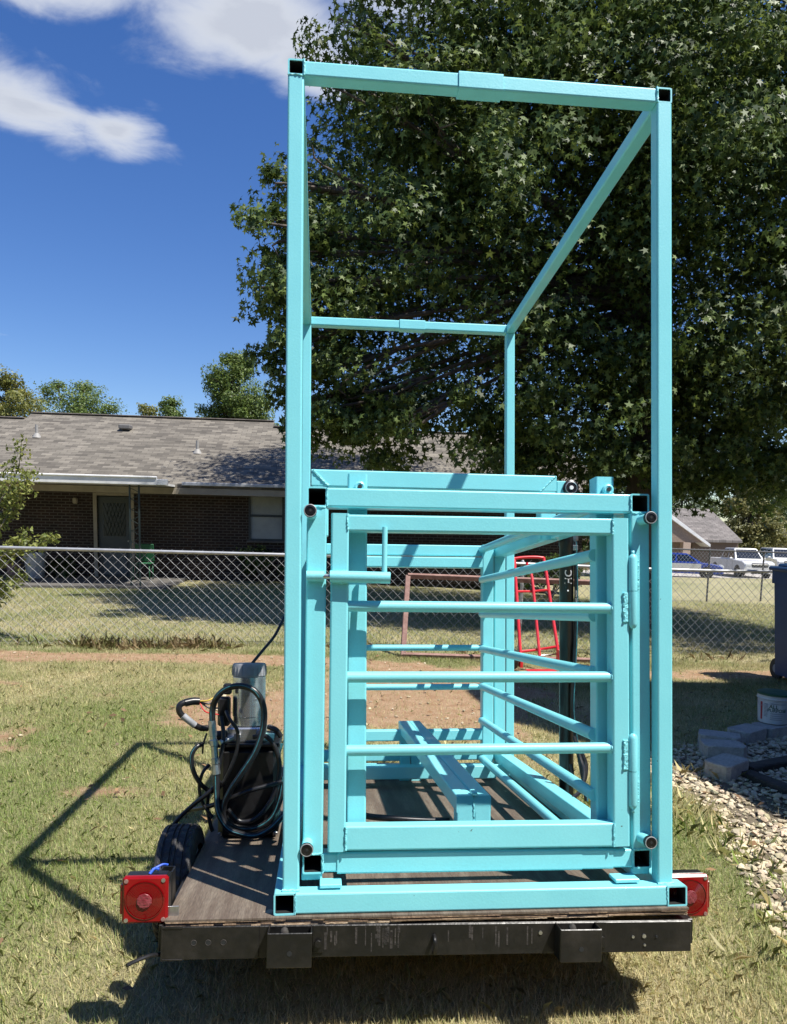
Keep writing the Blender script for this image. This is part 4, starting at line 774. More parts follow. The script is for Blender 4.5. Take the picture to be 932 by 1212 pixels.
text_mesh('ALL', .042, MT['dgreen'], 'lettering', bod, None, wrap=pwrap(.142, aF - .12)); text_mesh('PURPOSE', .036, MT['dgreen'], 'lettering', bod, None, wrap=pwrap(.112, aF + .10))
def pstrip(z0, z1, a0, a1, m_, nm):
    n = 6; V = [((prad(z) + .0006) * math.cos(a0 + (a1 - a0) * i / n), (prad(z) + .0006) * math.sin(a0 + (a1 - a0) * i / n), z) for z in (z0, z1) for i in range(n + 1)]
    MB().add(V, [(i, i + 1, n + 2 + i, n + 1 + i) for i in range(n)]).build(nm, m_, bod)
for z in (.085, .068, .052, .038): pstrip(z, z + .004, aF - .30, aF + .5, MT['greyprint'], 'label_line')
for z in np.arange(.06, .165, .011): pstrip(z, z + .005, aF - .72, aF - .48, MT['greyprint'], 'label_text_line')
pstrip(.03, .172, aF - 1.02, aF - .86, MT['redprint'], 'label_stripe'); pstrip(.163, .168, aF - .28, aF + .6, MT['greyprint'], 'label_line')
MB().sweep([(prad(.2) * math.cos(aF - 1.5), prad(.2) * math.sin(aF - 1.5), .2), ((prad(.2) + .03) * math.cos(aF - .8), (prad(.2) + .03) * math.sin(aF - .8), .15), ((prad(.2) + .02) * math.cos(aF), (prad(.2) + .02) * math.sin(aF), .188), (prad(.2) * math.cos(aF + 1.5), prad(.2) * math.sin(aF + 1.5), .2)], .0015, 6).build('bail_handle', MT['steel'], bk)
MT['bin'] = mat('navy_plastic', (.012, .045, .12), .5, col2=(.016, .055, .14), scale=6, fine=.08)
cw = wy(915, 672, 7.4); ccx, ccy = cw[0] + .74, 7.75; cg = float(gz(ccx, ccy))
wb = thing('wheelie_bin', 'navy blue plastic wheelie bin standing at the edge of the gravel yard', 'bin', (ccx, ccy, cg))
ztop = cw[2] - cg
def frust(x0, x1, y0, y1, z0, z1, k): 
    V = [(a * k, b_ * k, z0) for a, b_ in ((x0, y0), (x1, y0), (x1, y1), (x0, y1))] + [(a, b_, z1) for a, b_ in ((x0, y0), (x1, y0), (x1, y1), (x0, y1))]
    return V, [(0, 3, 2, 1), (4, 5, 6, 7)] + [(i, (i + 1) % 4, 4 + (i + 1) % 4, 4 + i) for i in range(4)]
g = MB(); g.add(*frust(-.27, .27, -.33, .33, .06, ztop * .84, .80)); g.add(*frust(-.295, .295, -.35, .35, ztop * .84, ztop - .06, .985)); g.build('body', MT['bin'], wb)
MB().box((0, 0, ztop - .04), (.66, .76, .05), None, .015).box((0, .03, ztop - .005), (.52, .58, .05), None, .02).build('lid', MT['bin'], wb)
MB().cyl((-.24, .40, ztop - .06), (.24, .40, ztop - .06), .016, 10).build('handle', MT['bin'], wb)
for x in (-.17, .17): wl_ = MB().lathe([(.07, -.025), (.12, -.02), (.12, .02), (.07, .025)], (x, .30, .12), (1, 0, 0), 18).build('wheel', MT['rubber'], wb); MB().lathe([(.05, -.027), (.05, .027)], (x, .30, .12), (1, 0, 0), 14).build('hub', MT['greyprint'], wl_)

# ------------------------------------------------------------------ houses
MT['brick'] = brick_mat('brown_brick', (.036, .019, .014), (.021, .013, .011), (.085, .075, .064), .205, .074, .011)
MT['shingle'] = brick_mat('weathered_shingles', (.205, .184, .150), (.086, .076, .062), (.090, .080, .066), .30, .125, .006, rot=(0, 0, 0), bump=.8, bias=0.0, noise=.16)
MT['fascia'] = mat('white_metal', (.74, .74, .73), .45, col2=(.62, .62, .60), scale=3, fine=.05)
MT['trim'] = mat('beige_trim', (.34, .30, .235), .7, col2=(.28, .245, .19), scale=3)
MT['glass'] = mat('window_glass', (.02, .025, .028), .2, spec=.3); MT['blind'] = mat('window_blind', (.36, .38, .37), .75, col2=(.28, .30, .295), scale=2)
MT['doordark'] = mat('dark_door', (.030, .040, .042), .5, col2=(.045, .055, .055), scale=3)
MT['iron'] = mat('green_iron', (.018, .032, .028), .6); MT['soffit'] = mat('soffit', (.42, .37, .29), .8)
MT['conc2'] = mat('patio_concrete', (.13, .12, .107), .9, col2=(.09, .084, .075), scale=4, bump=.3)
YE, YW, YRi = 19.5, 20.15, 24.5
hx0, hx1 = -17.0, 7.75
hs_ = thing('brick_house', 'long low brown brick house with grey shingle roof and white porch fascia', 'house', (-4.0, 22.0, 0)); ho = (4.0, -22.0, 0)
ze, zr, zrl = 2.50, 4.765, 4.53
xra, xrb = wy(38, 488, YRi)[0], wy(325, 500, YRi)[0]
doorx = (wy(113, 600, YW)[0], wy(157, 600, YW)[0]); winx = (wy(294.5, 600, YW)[0], wy(336.5, 600, YW)[0]); winz = (wy(315, 640, YW)[2], wy(315, 581, YW)[2])
wm = MB(); th_ = .12                                                # front wall around its openings
def wall(x0, x1, z0, z1): wm.box(((x0 + x1) / 2, YW + th_ / 2, (z0 + z1) / 2), (x1 - x0, th_, z1 - z0))
dzt = 2.24
wall(hx0 + .5, doorx[0], 0, 2.42); wall(doorx[0], doorx[1], dzt, 2.42); wall(doorx[1], winx[0], 0, 2.42); wall(winx[0], winx[1], 0, winz[0]); wall(winx[0], winx[1], winz[1], 2.42); wall(winx[1], hx1 - .5, 0, 2.42)
wm.box((hx0 + .56, 24.7, 1.2), (th_, 8.8, 2.4)); wm.box((hx1 - .56, 24.7, 1.2), (th_, 8.8, 2.4)); wm.box(((hx0 + hx1) / 2, 29.1, 1.2), (hx1 - hx0 - 1, th_, 2.4))
wm.build('wall', MT['brick'], hs_, ho)
def roof_part(x0, x1, zt, nm):
    t_ = (zt - ze) / (zr - ze); yr_ = YE + (YRi - YE) * t_; yb = 29.7; V = []
    slope = (zr - ze) / (YRi - YE)
    pr = [(YE - .05, ze - .02), (yr_, zt), (yb - (yr_ - YE) * .0 - (zr - zt) * 0, ze - .02), (yb, ze - .12), (YE - .05, ze - .10)]
    return MB().poly([(x0, a, b_) for a, b_ in pr], (x1 - x0, 0, 0))
for x0, x1, zt in ((hx0, xra, zrl), (xra + .001, xrb, zr), (xrb + .001, hx1, zrl)):
    o = roof_part(x0, x1, zt, 'roof').build('roof', MT['shingle'], hs_, ho)
cp_ = MB(); 
for x0, x1, zt in ((hx0, xra, zrl), (xra, xrb, zr), (xrb, hx1, zrl)):
    t_ = (zt - ze) / (zr - ze); yr_ = YE + (YRi - YE) * t_; cp_.box(((x0 + x1) / 2, yr_, zt + .015), (x1 - x0 - .02, .22, .03), None, .008)
cp_.build('ridge_cap', mat('ridge_shingle', (.19, .165, .145), .9, col2=(.12, .105, .095), scale=6), hs_, ho)
xp = wy(186, 565, YE)[0]; xq = wy(196, 568, YE)[0]
YP_ = 17.35; xp = wy(186, 565, YP_)[0]; xq = wy(196, 568, YP_)[0]; zpg = wy(90, 566.5, YP_)[2]
MB().box(((hx0 + xp) / 2, (YP_ + YE) / 2 + .1, zpg - .03), (xp - hx0, YE - YP_ + .1, .05), np.array([[1, 0, 0], [0, 1, -.02], [0, .02, 1]])).build('porch_roof', MT['fascia'], hs_, ho)
MB().box(((hx0 + xp) / 2, YP_, zpg), (xp - hx0, .06, .20), None, .012).box(((hx0 + xp) / 2, YP_ - .035, zpg + .075), (xp - hx0, .05, .035), None, .008).build('porch_gutter', MT['fascia'], hs_, ho)
MB().box(((xp + xq) / 2 + .02, YP_ + .02, zpg - .03), (xq - xp + .06, .09, .13), None, .01).build('gutter_end', MT['fascia'], hs_, ho)
MB().box(((xq + hx1) / 2, YE - .12, ze - .01), (hx1 - xq, .10, .085), None, .012).build('eave_gutter', MT['galvdull'], hs_, ho)
MB().box(((hx0 + hx1) / 2, YE - .04, ze - .19), (hx1 - hx0, .04, .16), None, .004).build('fascia_board', MT['trim'], hs_, ho)
MB().box(((hx0 + hx1) / 2, (YE + YW) / 2 + .02, ze - .115 - .13), (hx1 - hx0, YW - YE - .05, .02)).build('soffit', MT['soffit'], hs_, ho)
df = MB()
for x in doorx: df.box((x, YW - .02, dzt / 2), (.09, .05, dzt))
df.box(((doorx[0] + doorx[1]) / 2, YW - .02, dzt - .03), (doorx[1] - doorx[0] - .09, .05, .08)); df.build('door_frame', MT['trim'], hs_, ho)
dc = (doorx[0] + doorx[1]) / 2; dw = doorx[1] - doorx[0] - .10; dr_ = MB().box((dc, YW + .07, dzt / 2 - .04), (dw, .04, dzt - .10)).build('door', MT['doordark'], hs_, ho)
MB().box((dc, YW + .045, 1.55), (dw * .66, .01, .85), None, .002).build('door_pane', MT['glass'], dr_)
lt = MB()
for k in range(-3, 4):
    for sg in (-1, 1):
        for j in range(3): z0 = 1.14 + j * .28; xx = dc + k * dw * .22 * .5; lt.cyl((xx, YW + .036, z0), (max(min(xx + sg * dw * .11, dc + dw * .33), dc - dw * .33), YW + .036, z0 + .28), .007, 5) if abs(k) < 3 else None
lt.build('diamond_lattice', MT['iron'], dr_)
MB().box((dc, YW + .04, .42), (dw * .7, .012, .6), None, .004).build('kick_panel', mat('door_panel', (.10, .115, .115), .6), dr_); MB().lathe([(.03, 0), (.03, .03), (.012, .05)], (dc + dw * .42, YW + .05, 1.0), (0, -1, 0), 10).build('door_knob', MT['steel'], dr_)
wc = (winx[0] + winx[1]) / 2; ww = winx[1] - winx[0]; wzc = (winz[0] + winz[1]) / 2; wh = winz[1] - winz[0]
wn = MB()
for x in (winx[0] + .025, winx[1] - .025): wn.box((x, YW + .03, wzc), (.05, .06, wh))
for z in (winz[0] + .025, wzc, winz[1] - .025): wn.box((wc, YW + .032, z), (ww - .1, .05, .05))
wno = wn.build('window', MT['doordark'], hs_, ho)
MB().box((wc, YW + .05, wzc + wh * .25), (ww - .1, .008, wh * .5 - .06)).build('pane', MT['blind'], wno); MB().box((wc, YW + .05, wzc - wh * .25), (ww - .1, .008, wh * .5 - .06)).build('pane', MT['blind'], wno)
MB().box((wc, YW - .03, winz[0] - .03), (ww + .1, .1, .05), None, .006).build('sill', MT['conc2'], wno)
for k, u in enumerate((154, 165)):                                    # lattice porch post
    x = wy(u, 600, YP_ + .15)[0]; MB().box((x, YP_ + .15, 1.2), (.035, .035, 2.3)).build('porch_post', MT['iron'], hs_, ho)
xa, xb = wy(154, 600, YP_ + .15)[0], wy(165, 600, YP_ + .15)[0]; lt = MB()
for j in range(9): z0 = .12 + j * .24; lt.sweep([(xa, YP_ + .15, z0), ((xa + xb) / 2, YP_ + .15, z0 + .03), (xb, YP_ + .15, z0 + .12), ((xa + xb) / 2, YP_ + .15, z0 + .2), (xa, YP_ + .15, z0 + .24)], .008, 5, sub=3)
lt.build('porch_scrollwork', MT['iron'], hs_, ho)
def on_roof(u, v):
    d = _ray(u, v); sl_ = (zr - ze) / (YRi - YE); s_ = (ze - sl_ * YE - HC) / (d[2] - sl_ * d[1]); return d * s_ + np.array([0, 0, HC])
q = on_roof(149, 509); MB().box(q + np.array([0, 0, .08]), (.34, .34, .14), None, .03).build('roof_vent', mat('vent_metal', (.13, .125, .12), .6), hs_, ho)
for u, v in ((44, 517), (234, 536)):
    q = on_roof(u, v); MB().cyl(q - np.array([0, 0, .05]), q + np.array([0, 0, .34]), .04, 12).lathe([(.13, -.03), (.06, .10)], q, (0, 0, 1), 14).build('vent_pipe', mat('lead_pipe', (.30, .29, .27), .6), hs_, ho)
q = wy(90, 585, YW); MB().box((q[0], YW - .06, 2.02), (.12, .12, .16), None, .03).build('porch_lamp', MT['trim'], hs_, ho)
pb = MB().box(((hx0 + xq) / 2, 18.75, .01), (xq - hx0, 2.9, .10)).build('patio', MT['conc2']); pb['kind'] = 'structure'
# small things on the porch
def on_patio(u, y_=19.6): return wy(u, 680, y_)[0]
gc = thing('garden_chair', 'green plastic garden chair on the house porch behind the fence', 'chair', (on_patio(173), 19.3, .06)); MT['gplastic'] = mat('green_chair', (.015, .10, .04), .5)
MB().box((0, 0, .42), (.46, .44, .035), None, .01).build('seat', MT['gplastic'], gc); MB().box((0, .21, .68), (.46, .03, .45), np.array([[1, 0, 0], [0, .98, -.17], [0, .17, .98]]), .012).build('backrest', MT['gplastic'], gc)
for a in (-.2, .2):
    for b_ in (-.19, .19): MB().cyl((a, b_, 0), (a * .95, b_ * .95, .41), .018, 8).build('leg', MT['gplastic'], gc)
for u, r_, h_, lb_, mm in ((45, .26, .62, 'grey metal bin on the house porch behind the fence', 'galvdull'), (20, .17, .34, 'clay flower pot on the house porch behind the fence', 'rusty')):
    x = on_patio(u); o = MB().lathe([(r_ * .8, 0), (r_, h_ * .9), (r_ * 1.06, h_ * .9), (r_ * 1.06, h_), (r_ * .9, h_), (r_ * .85, h_ * .93)], (0, 0, 0), (0, 0, 1), 20).build('porch_bin' if mm == 'galvdull' else 'flower_pot', MT[mm]); o.location = (x, 19.45, .061); tag(o, lb_, 'bin' if mm == 'galvdull' else 'pot')

# far house on the right
R0 = wy(797, 638, 52); RP = wy(836, 606, 56); RE = wy(878, 637, 52); gF = float(gz(27, 54))
MT['tan'] = mat('tan_brick', (.27, .20, .15), .85, col2=(.22, .165, .125), scale=5, fine=.2, fscale=12); MT['shing2'] = brick_mat('far_shingles', (.20, .18, .165), (.14, .125, .115), (.09, .08, .075), .5, .2, .02, rot=(0, 0, 0), bump=.5)
rx0, rx1 = R0[0] - 7, RE[0] - .6; fh_ = thing('street_house', 'tan house with grey hip roof and garage behind the parked vehicles', 'house', (rx0, 54, gF)); fo = (-rx0, -54, -gF)
eh = R0[2]
g = MB().box(((rx0 + rx1) / 2, 57, (gF + eh) / 2), (rx1 - rx0, 9, eh - gF)); g.build('wall', MT['tan'], fh_, fo)
zp = RP[2] + .25; V = [(rx0 - .6, 51.9, eh), (rx1 + .6, 51.9, eh), (rx1 + .6, 62, eh), (rx0 - .6, 62, eh), (rx0 + 3, 56.5, zp), (RP[0] + .6, 56.5, zp)]
V += [(a, b_, z - .18) for a, b_, z in V[:4]]
MB().add(V, [(0, 1, 5, 4), (1, 2, 5), (2, 3, 4, 5), (3, 0, 4), (0, 6, 7, 1), (1, 7, 8, 2), (2, 8, 9, 3), (3, 9, 6, 0), (6, 9, 8, 7)]).build('roof', MT['shing2'], fh_, fo)
a_, b_ = wy(770, 641, 51.2), wy(832, 641, 51.2); pk = wy(793, 618, 51.2)
MB().poly([(a_[0], 51.2, a_[2]), (b_[0], 51.2, a_[2]), (pk[0], 51.2, pk[2] + .5)], (0, 4, 0)).build('gable', MT['tan'], fh_, fo)
MB().poly([(pk[0], 51.0, pk[2] + .55), (b_[0] + .5, 51.0, a_[2] - .1), (b_[0] + .5, 51.0, a_[2] - .3), (pk[0], 51.0, pk[2] + .25)], (0, 4.4, 0)).build('gable_fascia', MT['fascia'], fh_, fo)
c_ = wy(812, 650, 51.3); MB().box((c_[0], 51.4, (gF + a_[2]) / 2), (.55, .5, a_[2] - gF)).build('pillar', mat('pale_brick', (.45, .34, .26), .8, col2=(.36, .27, .2), scale=14), fh_, fo)
c_ = wy(846, 655, 52.4); MB().box((c_[0], 52.45, gF + 1.1), (3.6, .1, 2.2), None, .02).build('garage_door', mat('brown_door', (.12, .085, .065), .7), fh_, fo)
c_ = wy(925, 640, 64); sh = thing('shed', 'brown roofed shed among the trees behind the white vehicle', 'shed', (c_[0], 64, float(gz(c_[0], 64)))); zt = c_[2] - float(gz(c_[0], 64))
MB().box((1, 0, zt / 2), (5, 4, zt)).build('wall', MT['tan'], sh); MB().poly([(-2.0, -2.5, zt), (3.9, -2.5, zt), (2.2, -2.5, zt + 1.0), (-1.0, -2.5, zt + 1.0)], (0, 5, 0)).build('roof', MT['shing2'], sh)
dv = MB(); gxs = np.linspace(17, 42, 14); gys = np.linspace(42.5, 51, 8)
V = [(x, y_, float(gz(x, y_)) + .025) for y_ in gys for x in gxs]; F = [(j * 14 + i, j * 14 + i + 1, (j + 1) * 14 + i + 1, (j + 1) * 14 + i) for j in range(7) for i in range(13)]
o = dv.add(V, F).build('driveway', mat('pale_concrete', (.42, .39, .35), .9, col2=(.34, .315, .28), scale=1.5)); o['kind'] = 'structure'

# added house out of frame right, roof outline shaped to shade the yard
HB_ = 6.2; shd = [(1.52, 7.05), (1.58, 5.95), (1.97, 5.30), (2.45, 4.74), (2.66, 3.75), (3.1, 1.6), (9.5, 1.2), (9.5, 7.75), (2.0, 7.75)]
rp = [np.array([a, b_]) + SUN[:2] * HB_ for a, b_ in shd]
nb = thing('yard_shade_house', 'unseen two storey house added at the side to shade the yard', 'house', (7.5, 3.5, 0)); no = (-7.5, -3.5, 0)
MB().poly([(p[0], p[1], HB_) for p in rp], (0, 0, .16)).build('roof', MT['shing2'], nb, no)
cen = np.mean(rp, 0); wl_ = [cen + (p - cen) * .80 for p in rp]
MB().poly([(p[0], p[1], 0) for p in wl_], (0, 0, HB_ - .02)).build('wall', MT['brick'], nb, no)
nb['label'] = 'unseen two storey brick house added at the side to shade the yard'
# invented house behind the camera, added to block part of the skylight
hm = thing('skylight_block_house', 'unseen brown brick house added behind the camera to block skylight', 'house', (-1.0, -8.0, 0)); mo_ = (1.0, 8.0, 0)
hw_ = MB(); wx = [(-3.4, -2.2, .9, 2.1), (2.0, 3.2, .9, 2.1), (-.6, .3, 0, 2.05)]; xs_ = sorted([-11.0, 9.0] + [q for w in wx for q in w[:2]])
for x0, x1 in zip(xs_[:-1], xs_[1:]):
    op = [w for w in wx if abs(w[0] - x0) < 1e-6]
    for z0, z1 in (((0, op[0][2]), (op[0][3], 4.6)) if op else ((0, 4.6),)):
        if z1 > z0: hw_.box(((x0 + x1) / 2, -4.6, (z0 + z1) / 2), (x1 - x0, .2, z1 - z0))
hw_.box((-10.9, -9, 2.3), (.2, 8.6, 4.6)).box((8.9, -9, 2.3), (.2, 8.6, 4.6)).box((-1, -13.2, 2.3), (19.8, .2, 4.6)); hw_.build('wall', MT['brick'], hm, mo_)
MB().poly([(-11.6, -3.9, 4.45), (-11.6, -9, 6.9), (-11.6, -14, 4.45), (-11.6, -14, 4.3), (-11.6, -9, 6.75), (-11.6, -3.9, 4.3)], (21.2, 0, 0)).build('roof', MT['shing2'], hm, mo_)
for x0, x1, z0, z1 in wx[:2]:
    g = MB()
    for x in (x0 + .03, x1 - .03): g.box((x, -4.55, (z0 + z1) / 2), (.06, .08, z1 - z0))
    for z in (z0 + .03, (z0 + z1) / 2, z1 - .03): g.box(((x0 + x1) / 2, -4.55, z), (x1 - x0 - .12, .08, .06))
    w = g.build('window', MT['trim'], hm, mo_); MB().box(((x0 + x1) / 2, -4.58, (z0 + z1) / 2), (x1 - x0 - .1, .01, z1 - z0 - .1)).build('pane', MT['glass'], w)
d_ = MB().box((-.15, -4.56, 1.02), (.86, .05, 2.02), None, .01).build('door', MT['doordark'], hm, mo_); MB().lathe([(.03, 0), (.03, .03), (.012, .05)], (.18, -4.535, 1.0), (0, 1, 0), 14).build('handle', MT['steel'], d_)

# ------------------------------------------------------------------ vehicles in the street
MT['carwhite'] = mat('white_car_paint', (.70, .70, .69), .3, coat=.6, col2=(.66, .66, .65), scale=2); MT['carblue'] = mat('blue_car_paint', (.012, .05, .33), .25, coat=.8, col2=(.016, .06, .38), scale=2)
MT['carglass'] = mat('car_glass', (.012, .015, .017), .05, spec=.8, coat=.6); MT['chrome'] = mat('chrome', (.65, .65, .66), .15, 1.0); MT['lamp'] = mat('headlamp', (.55, .57, .58), .12, coat=1.0); MT['tyre'] = mat('tyre', (.015, .015, .016), .8); MT['cardark'] = mat('dark_trim', (.015, .015, .016), .5)
def vehicle(name, label, cat, loc, rz, L, Wd, lower, cab, belt, H, paint, wr=.36, wx=(-1.5, 1.55), truck=False, door_white=False):
    """lower: side outline of the body (x, z); cab: (x_rear, x_front, roof_rear, roof_front)"""
    r = thing(name, label, cat, loc, rz, 'vehicles parked in the street'); hw = Wd / 2
    # body: outline lofted across the width so that the flanks bulge and the edges round off
    prof = [(-hw, .94), (-hw * .97, .985), (-hw * .86, 1.0), (hw * .86, 1.0), (hw * .97, .985), (hw, .94)]
    zc = .55; n = len(lower); V = []; F = []
    for yy, k in prof: V += [(x * (1 - (1 - k) * .35), yy, zc + (z - zc) * k) for x, z in lower]
    for j in range(len(prof) - 1): F += [(j * n + i, (j + 1) * n + i, (j + 1) * n + (i + 1) % n, j * n + (i + 1) % n) for i in range(n)]
    F += [tuple(range(n)), tuple(range(len(prof) * n - 1, (len(prof) - 1) * n - 1, -1))]
    body = MB().add(V, F).build('body', paint, r)
    xr_, xf, rr_, rf = cab; bw, tw = hw * .93, hw * .74
    B0 = [np.array(p) for p in ((xr_, -bw, belt), (xf, -bw, belt), (xf, bw, belt), (xr_, bw, belt))]; T0 = [np.array(p) for p in ((rr_, -tw, H), (rf, -tw, H), (rf, tw, H), (rr_, tw, H))]
    cabm = MB().add(B0 + T0, [(0, 1, 5, 4), (1, 2, 6, 5), (2, 3, 7, 6), (3, 0, 4, 7), (4, 5, 6, 7)]); cabm.box(((rr_ + rf) / 2, 0, H + .012), (rf - rr_ - .08, tw * 1.9, .03), None, .012); cabm.build('cabin', paint, r)
    def pane(a, b_, c, d, u0, u1, v0, v1, nm):
        a, b_, c, d = map(np.array, (a, b_, c, d)); f = lambda u, v: (a * (1 - u) + b_ * u) * (1 - v) + (d * (1 - u) + c * u) * v
        nr = np.cross(b_ - a, d - a); nr = nr / np.linalg.norm(nr) * .012; MB().poly([f(u0, v0) + nr * .2, f(u1, v0) + nr * .2, f(u1, v1) + nr * .2, f(u0, v1) + nr * .2], nr).build(nm, MT['carglass'], r)
    pane(B0[1], B0[2], T0[2], T0[1], .05, .95, .10, .92, 'windscreen'); pane(B0[3], B0[0], T0[0], T0[3], .08, .92, .15, .9, 'rear_window')
    for (a, b_, c, d) in ((B0[0], B0[1], T0[1], T0[0]), (B0[2], B0[3], T0[3], T0[2])):
        for u0, u1 in ((.06, .47), (.52, .93)): pane(a, b_, c, d, u0, u1, .12, .88, 'side_window')
    for x in wx:
        for s_ in (-1, 1):
            w = MB().lathe([(wr * .66, -.10), (wr * .93, -.105), (wr, -.08), (wr, .08), (wr * .93, .105), (wr * .66, .10)], (x, s_ * (hw - .10), wr), (0, 1, 0), 24).build('wheel', MT['tyre'], r)
            MB().lathe([(wr * .64, s_ * .09), (wr * .60, s_ * .085), (wr * .2, s_ * .10), (wr * .1, s_ * .115)], (x, s_ * (hw - .10), wr), (0, 1, 0), 20).build('rim', MT['chrome'], w)
            MB().lathe([(wr * 1.16, -.02), (wr * 1.16, .016), (wr * 1.02, .02)], (x, s_ * (hw - .008), wr * 1.02), (0, s_, 0), 24).build('wheel_arch', MT['cardark'], r)
    xn = L / 2
    for s_ in (-1, 1):
        MB().box((xn - .10, s_ * hw * .74, .84 if truck else .72), (.22, hw * .42, .17), None, .03).build('headlight', MT['lamp'], r)
        MB().box((-xn + .06, s_ * hw * .84, .85), (.1, hw * .2, .3), None, .02).build('tail_lamp', MT['reddark'], r)
        MB().box((xf - .35, s_ * (hw + .09), belt + .07), (.12, .18, .13), None, .03).build('mirror', paint, r)
        for x in ((xr_ + xf) / 2 + .02, xf - .95 if not truck else xf - .3): MB().box((x, s_ * (hw - .002), .8), (.012, .012, .52)).build('door_seam', MT['cardark'], r)
    gz_ = .86 if truck else .62
    MB().box((xn - .015, 0, gz_ - .02), (.05, hw * 1.05, .28 if truck else .14), None, .02).build('grille', MT['cardark'], r); MB().box((xn + .012, 0, gz_ + .02), (.02, hw * 1.0, .045), None, .008).build('grille_bar', MT['chrome'] if truck else MT['cardark'], r)
    MB().box((xn - .02, 0, .42), (.10, hw * 1.8, .20), None, .04).build('bumper', paint, r); MB().box((xn + .03, 0, .36), (.02, hw * 1.1, .09), None, .01).build('air_intake', MT['cardark'], r)
    if door_white:
        for s_ in (-1, 1): MB().box((.15, s_ * (hw + .004), .66), (1.9, .012, .42), None, .004).build('door_panel', MT['carwhite'], r)
    return r
def gloc(u, y_, v=680): p = wy(u, v, y_); return (p[0], p[1], float(gz(p[0], p[1])) + .03)
vehicle('pickup_truck', 'white crew cab pickup truck facing the yard beyond the far fence', 'truck', gloc(876, 46), math.radians(-97), 5.4, 1.9,
        [(-2.7, .45), (-2.7, 1.12), (-1.0, 1.14), (1.15, 1.14), (2.3, 1.08), (2.62, .98), (2.7, .75), (2.68, .38), (2.2, .32), (-2.5, .36)], (-1.0, 1.25, -.85, .55), 1.12, 1.80, MT['carwhite'], .38, (-1.75, 1.7), True)
vehicle('sedan', 'blue sedan with white door panels parked beside the white pickup', 'car', gloc(806, 44), math.radians(-26), 4.7, 1.82,
        [(-2.35, .42), (-2.33, .92), (-1.6, .98), (.8, .96), (1.9, .84), (2.28, .72), (2.35, .55), (2.32, .30), (1.8, .26), (-2.0, .28)], (-1.75, 1.15, -.95, .30), .94, 1.45, MT['carblue'], .33, (-1.4, 1.42), door_white=True)
vehicle('sport_utility', 'white boxy sport utility vehicle parked behind the white pickup', 'car', gloc(922, 52), math.radians(-104), 4.7, 1.9,
        [(-2.35, .45), (-2.35, 1.05), (-1.6, 1.1), (1.0, 1.1), (2.1, 1.04), (2.3, .9), (2.35, .7), (2.32, .36), (1.9, .3), (-2.1, .33)], (-2.3, 1.2, -2.1, .45), 1.08, 1.78, MT['carwhite'], .37, (-1.4, 1.42), True)

# ------------------------------------------------------------------ trees
def leaves(name, lobes, n, size, shape, cols, m, seed, clump=6, sig=.16, up=.55, hang=.0, parent=None, hollow=0):
    R = np.random.default_rng(seed); lob = np.array(lobes, float); wgt = lob[:, 3] ** 2; wgt /= wgt.sum()
    C_ = []; O_ = []
    for (x, y_, z, r), w in zip(lob, wgt):
        k = max(3, int(clump * r * r)); d = R.normal(size=(k, 3)); d /= np.linalg.norm(d, axis=1)[:, None]; rho = r * (1 - np.abs(R.normal(0, .26, k))).clip(.05, 1) * R.uniform(.88, 1.08, k)
        c = np.array([x, y_, z]) + d * rho[:, None]; m_ = int(n * w); i = R.integers(0, k, m_); s = sig * (.6 + .9 * R.random(k))[i] * max(.6, min(1.6, r ** .5))
        off = np.clip(R.normal(size=(m_, 3)), -1.5, 1.5) * s[:, None] * np.array([1.15, 1.15, .75]); C_.append(c[i] + off); O_.append(d[i] * .6 + off / (s[:, None] + .01) * .25)
    P = np.concatenate(C_); O = np.concatenate(O_)
    if hollow: kk = fbm(P[:, 0] * 1.0 + P[:, 1] * .25 + 30, P[:, 2] * 1.25 + 9, seed, 3) + R.normal(0, .05, len(P)) > hollow - .10 * ss(4.5, 2.5, P[:, 2]); P, O = P[kk], O[kk]
    k = len(P)
    nr = O + np.array([0, 0, up]) + R.normal(size=(k, 3)) * .55; nr /= np.linalg.norm(nr, axis=1)[:, None]
    a = R.normal(size=(k, 3)); a[:, 2] -= hang; t_ = a - nr * (a * nr).sum(1)[:, None]; t_ /= np.linalg.norm(t_, axis=1)[:, None]; b_ = np.cross(nr, t_); sz = size * R.uniform(.6, 1.25, k)[:, None]
    if shape == 'star':
        pts = [(1.0, 0), (.36, .55), (.85, 1.15), (.33, 1.75), (.62, 2.35), (.18, 3.14), (.62, -2.35), (.33, -1.75), (.85, -1.15), (.36, -.55)]
        Vs = [P + t_ * sz * r * math.cos(q) * .62 + b_ * sz * r * math.sin(q) * .62 - nr * sz * (.16 * r * r) for r, q in pts]
    else:
        Vs = [P - t_ * sz * .5, P + b_ * sz * .26 - nr * sz * .05, P + t_ * sz * .5 - nr * sz * .12, P - b_ * sz * .26 - nr * sz * .05]
    V = np.stack(Vs, 1); q = V.shape[1]; V = V.reshape(-1, 3); c1, c2 = np.array(cols[0]), np.array(cols[1]); f = R.random((k, 1)) ** 1.6
    tint = np.repeat((c1 * (1 - f) + c2 * f) * R.uniform(.7, 1.3, (k, 1)), q, 0)
    me = fast_mesh(name, V, np.full(k, q), tint, m); o = bpy.data.objects.new(name, me); C.objects.link(o); o.parent = parent; return o
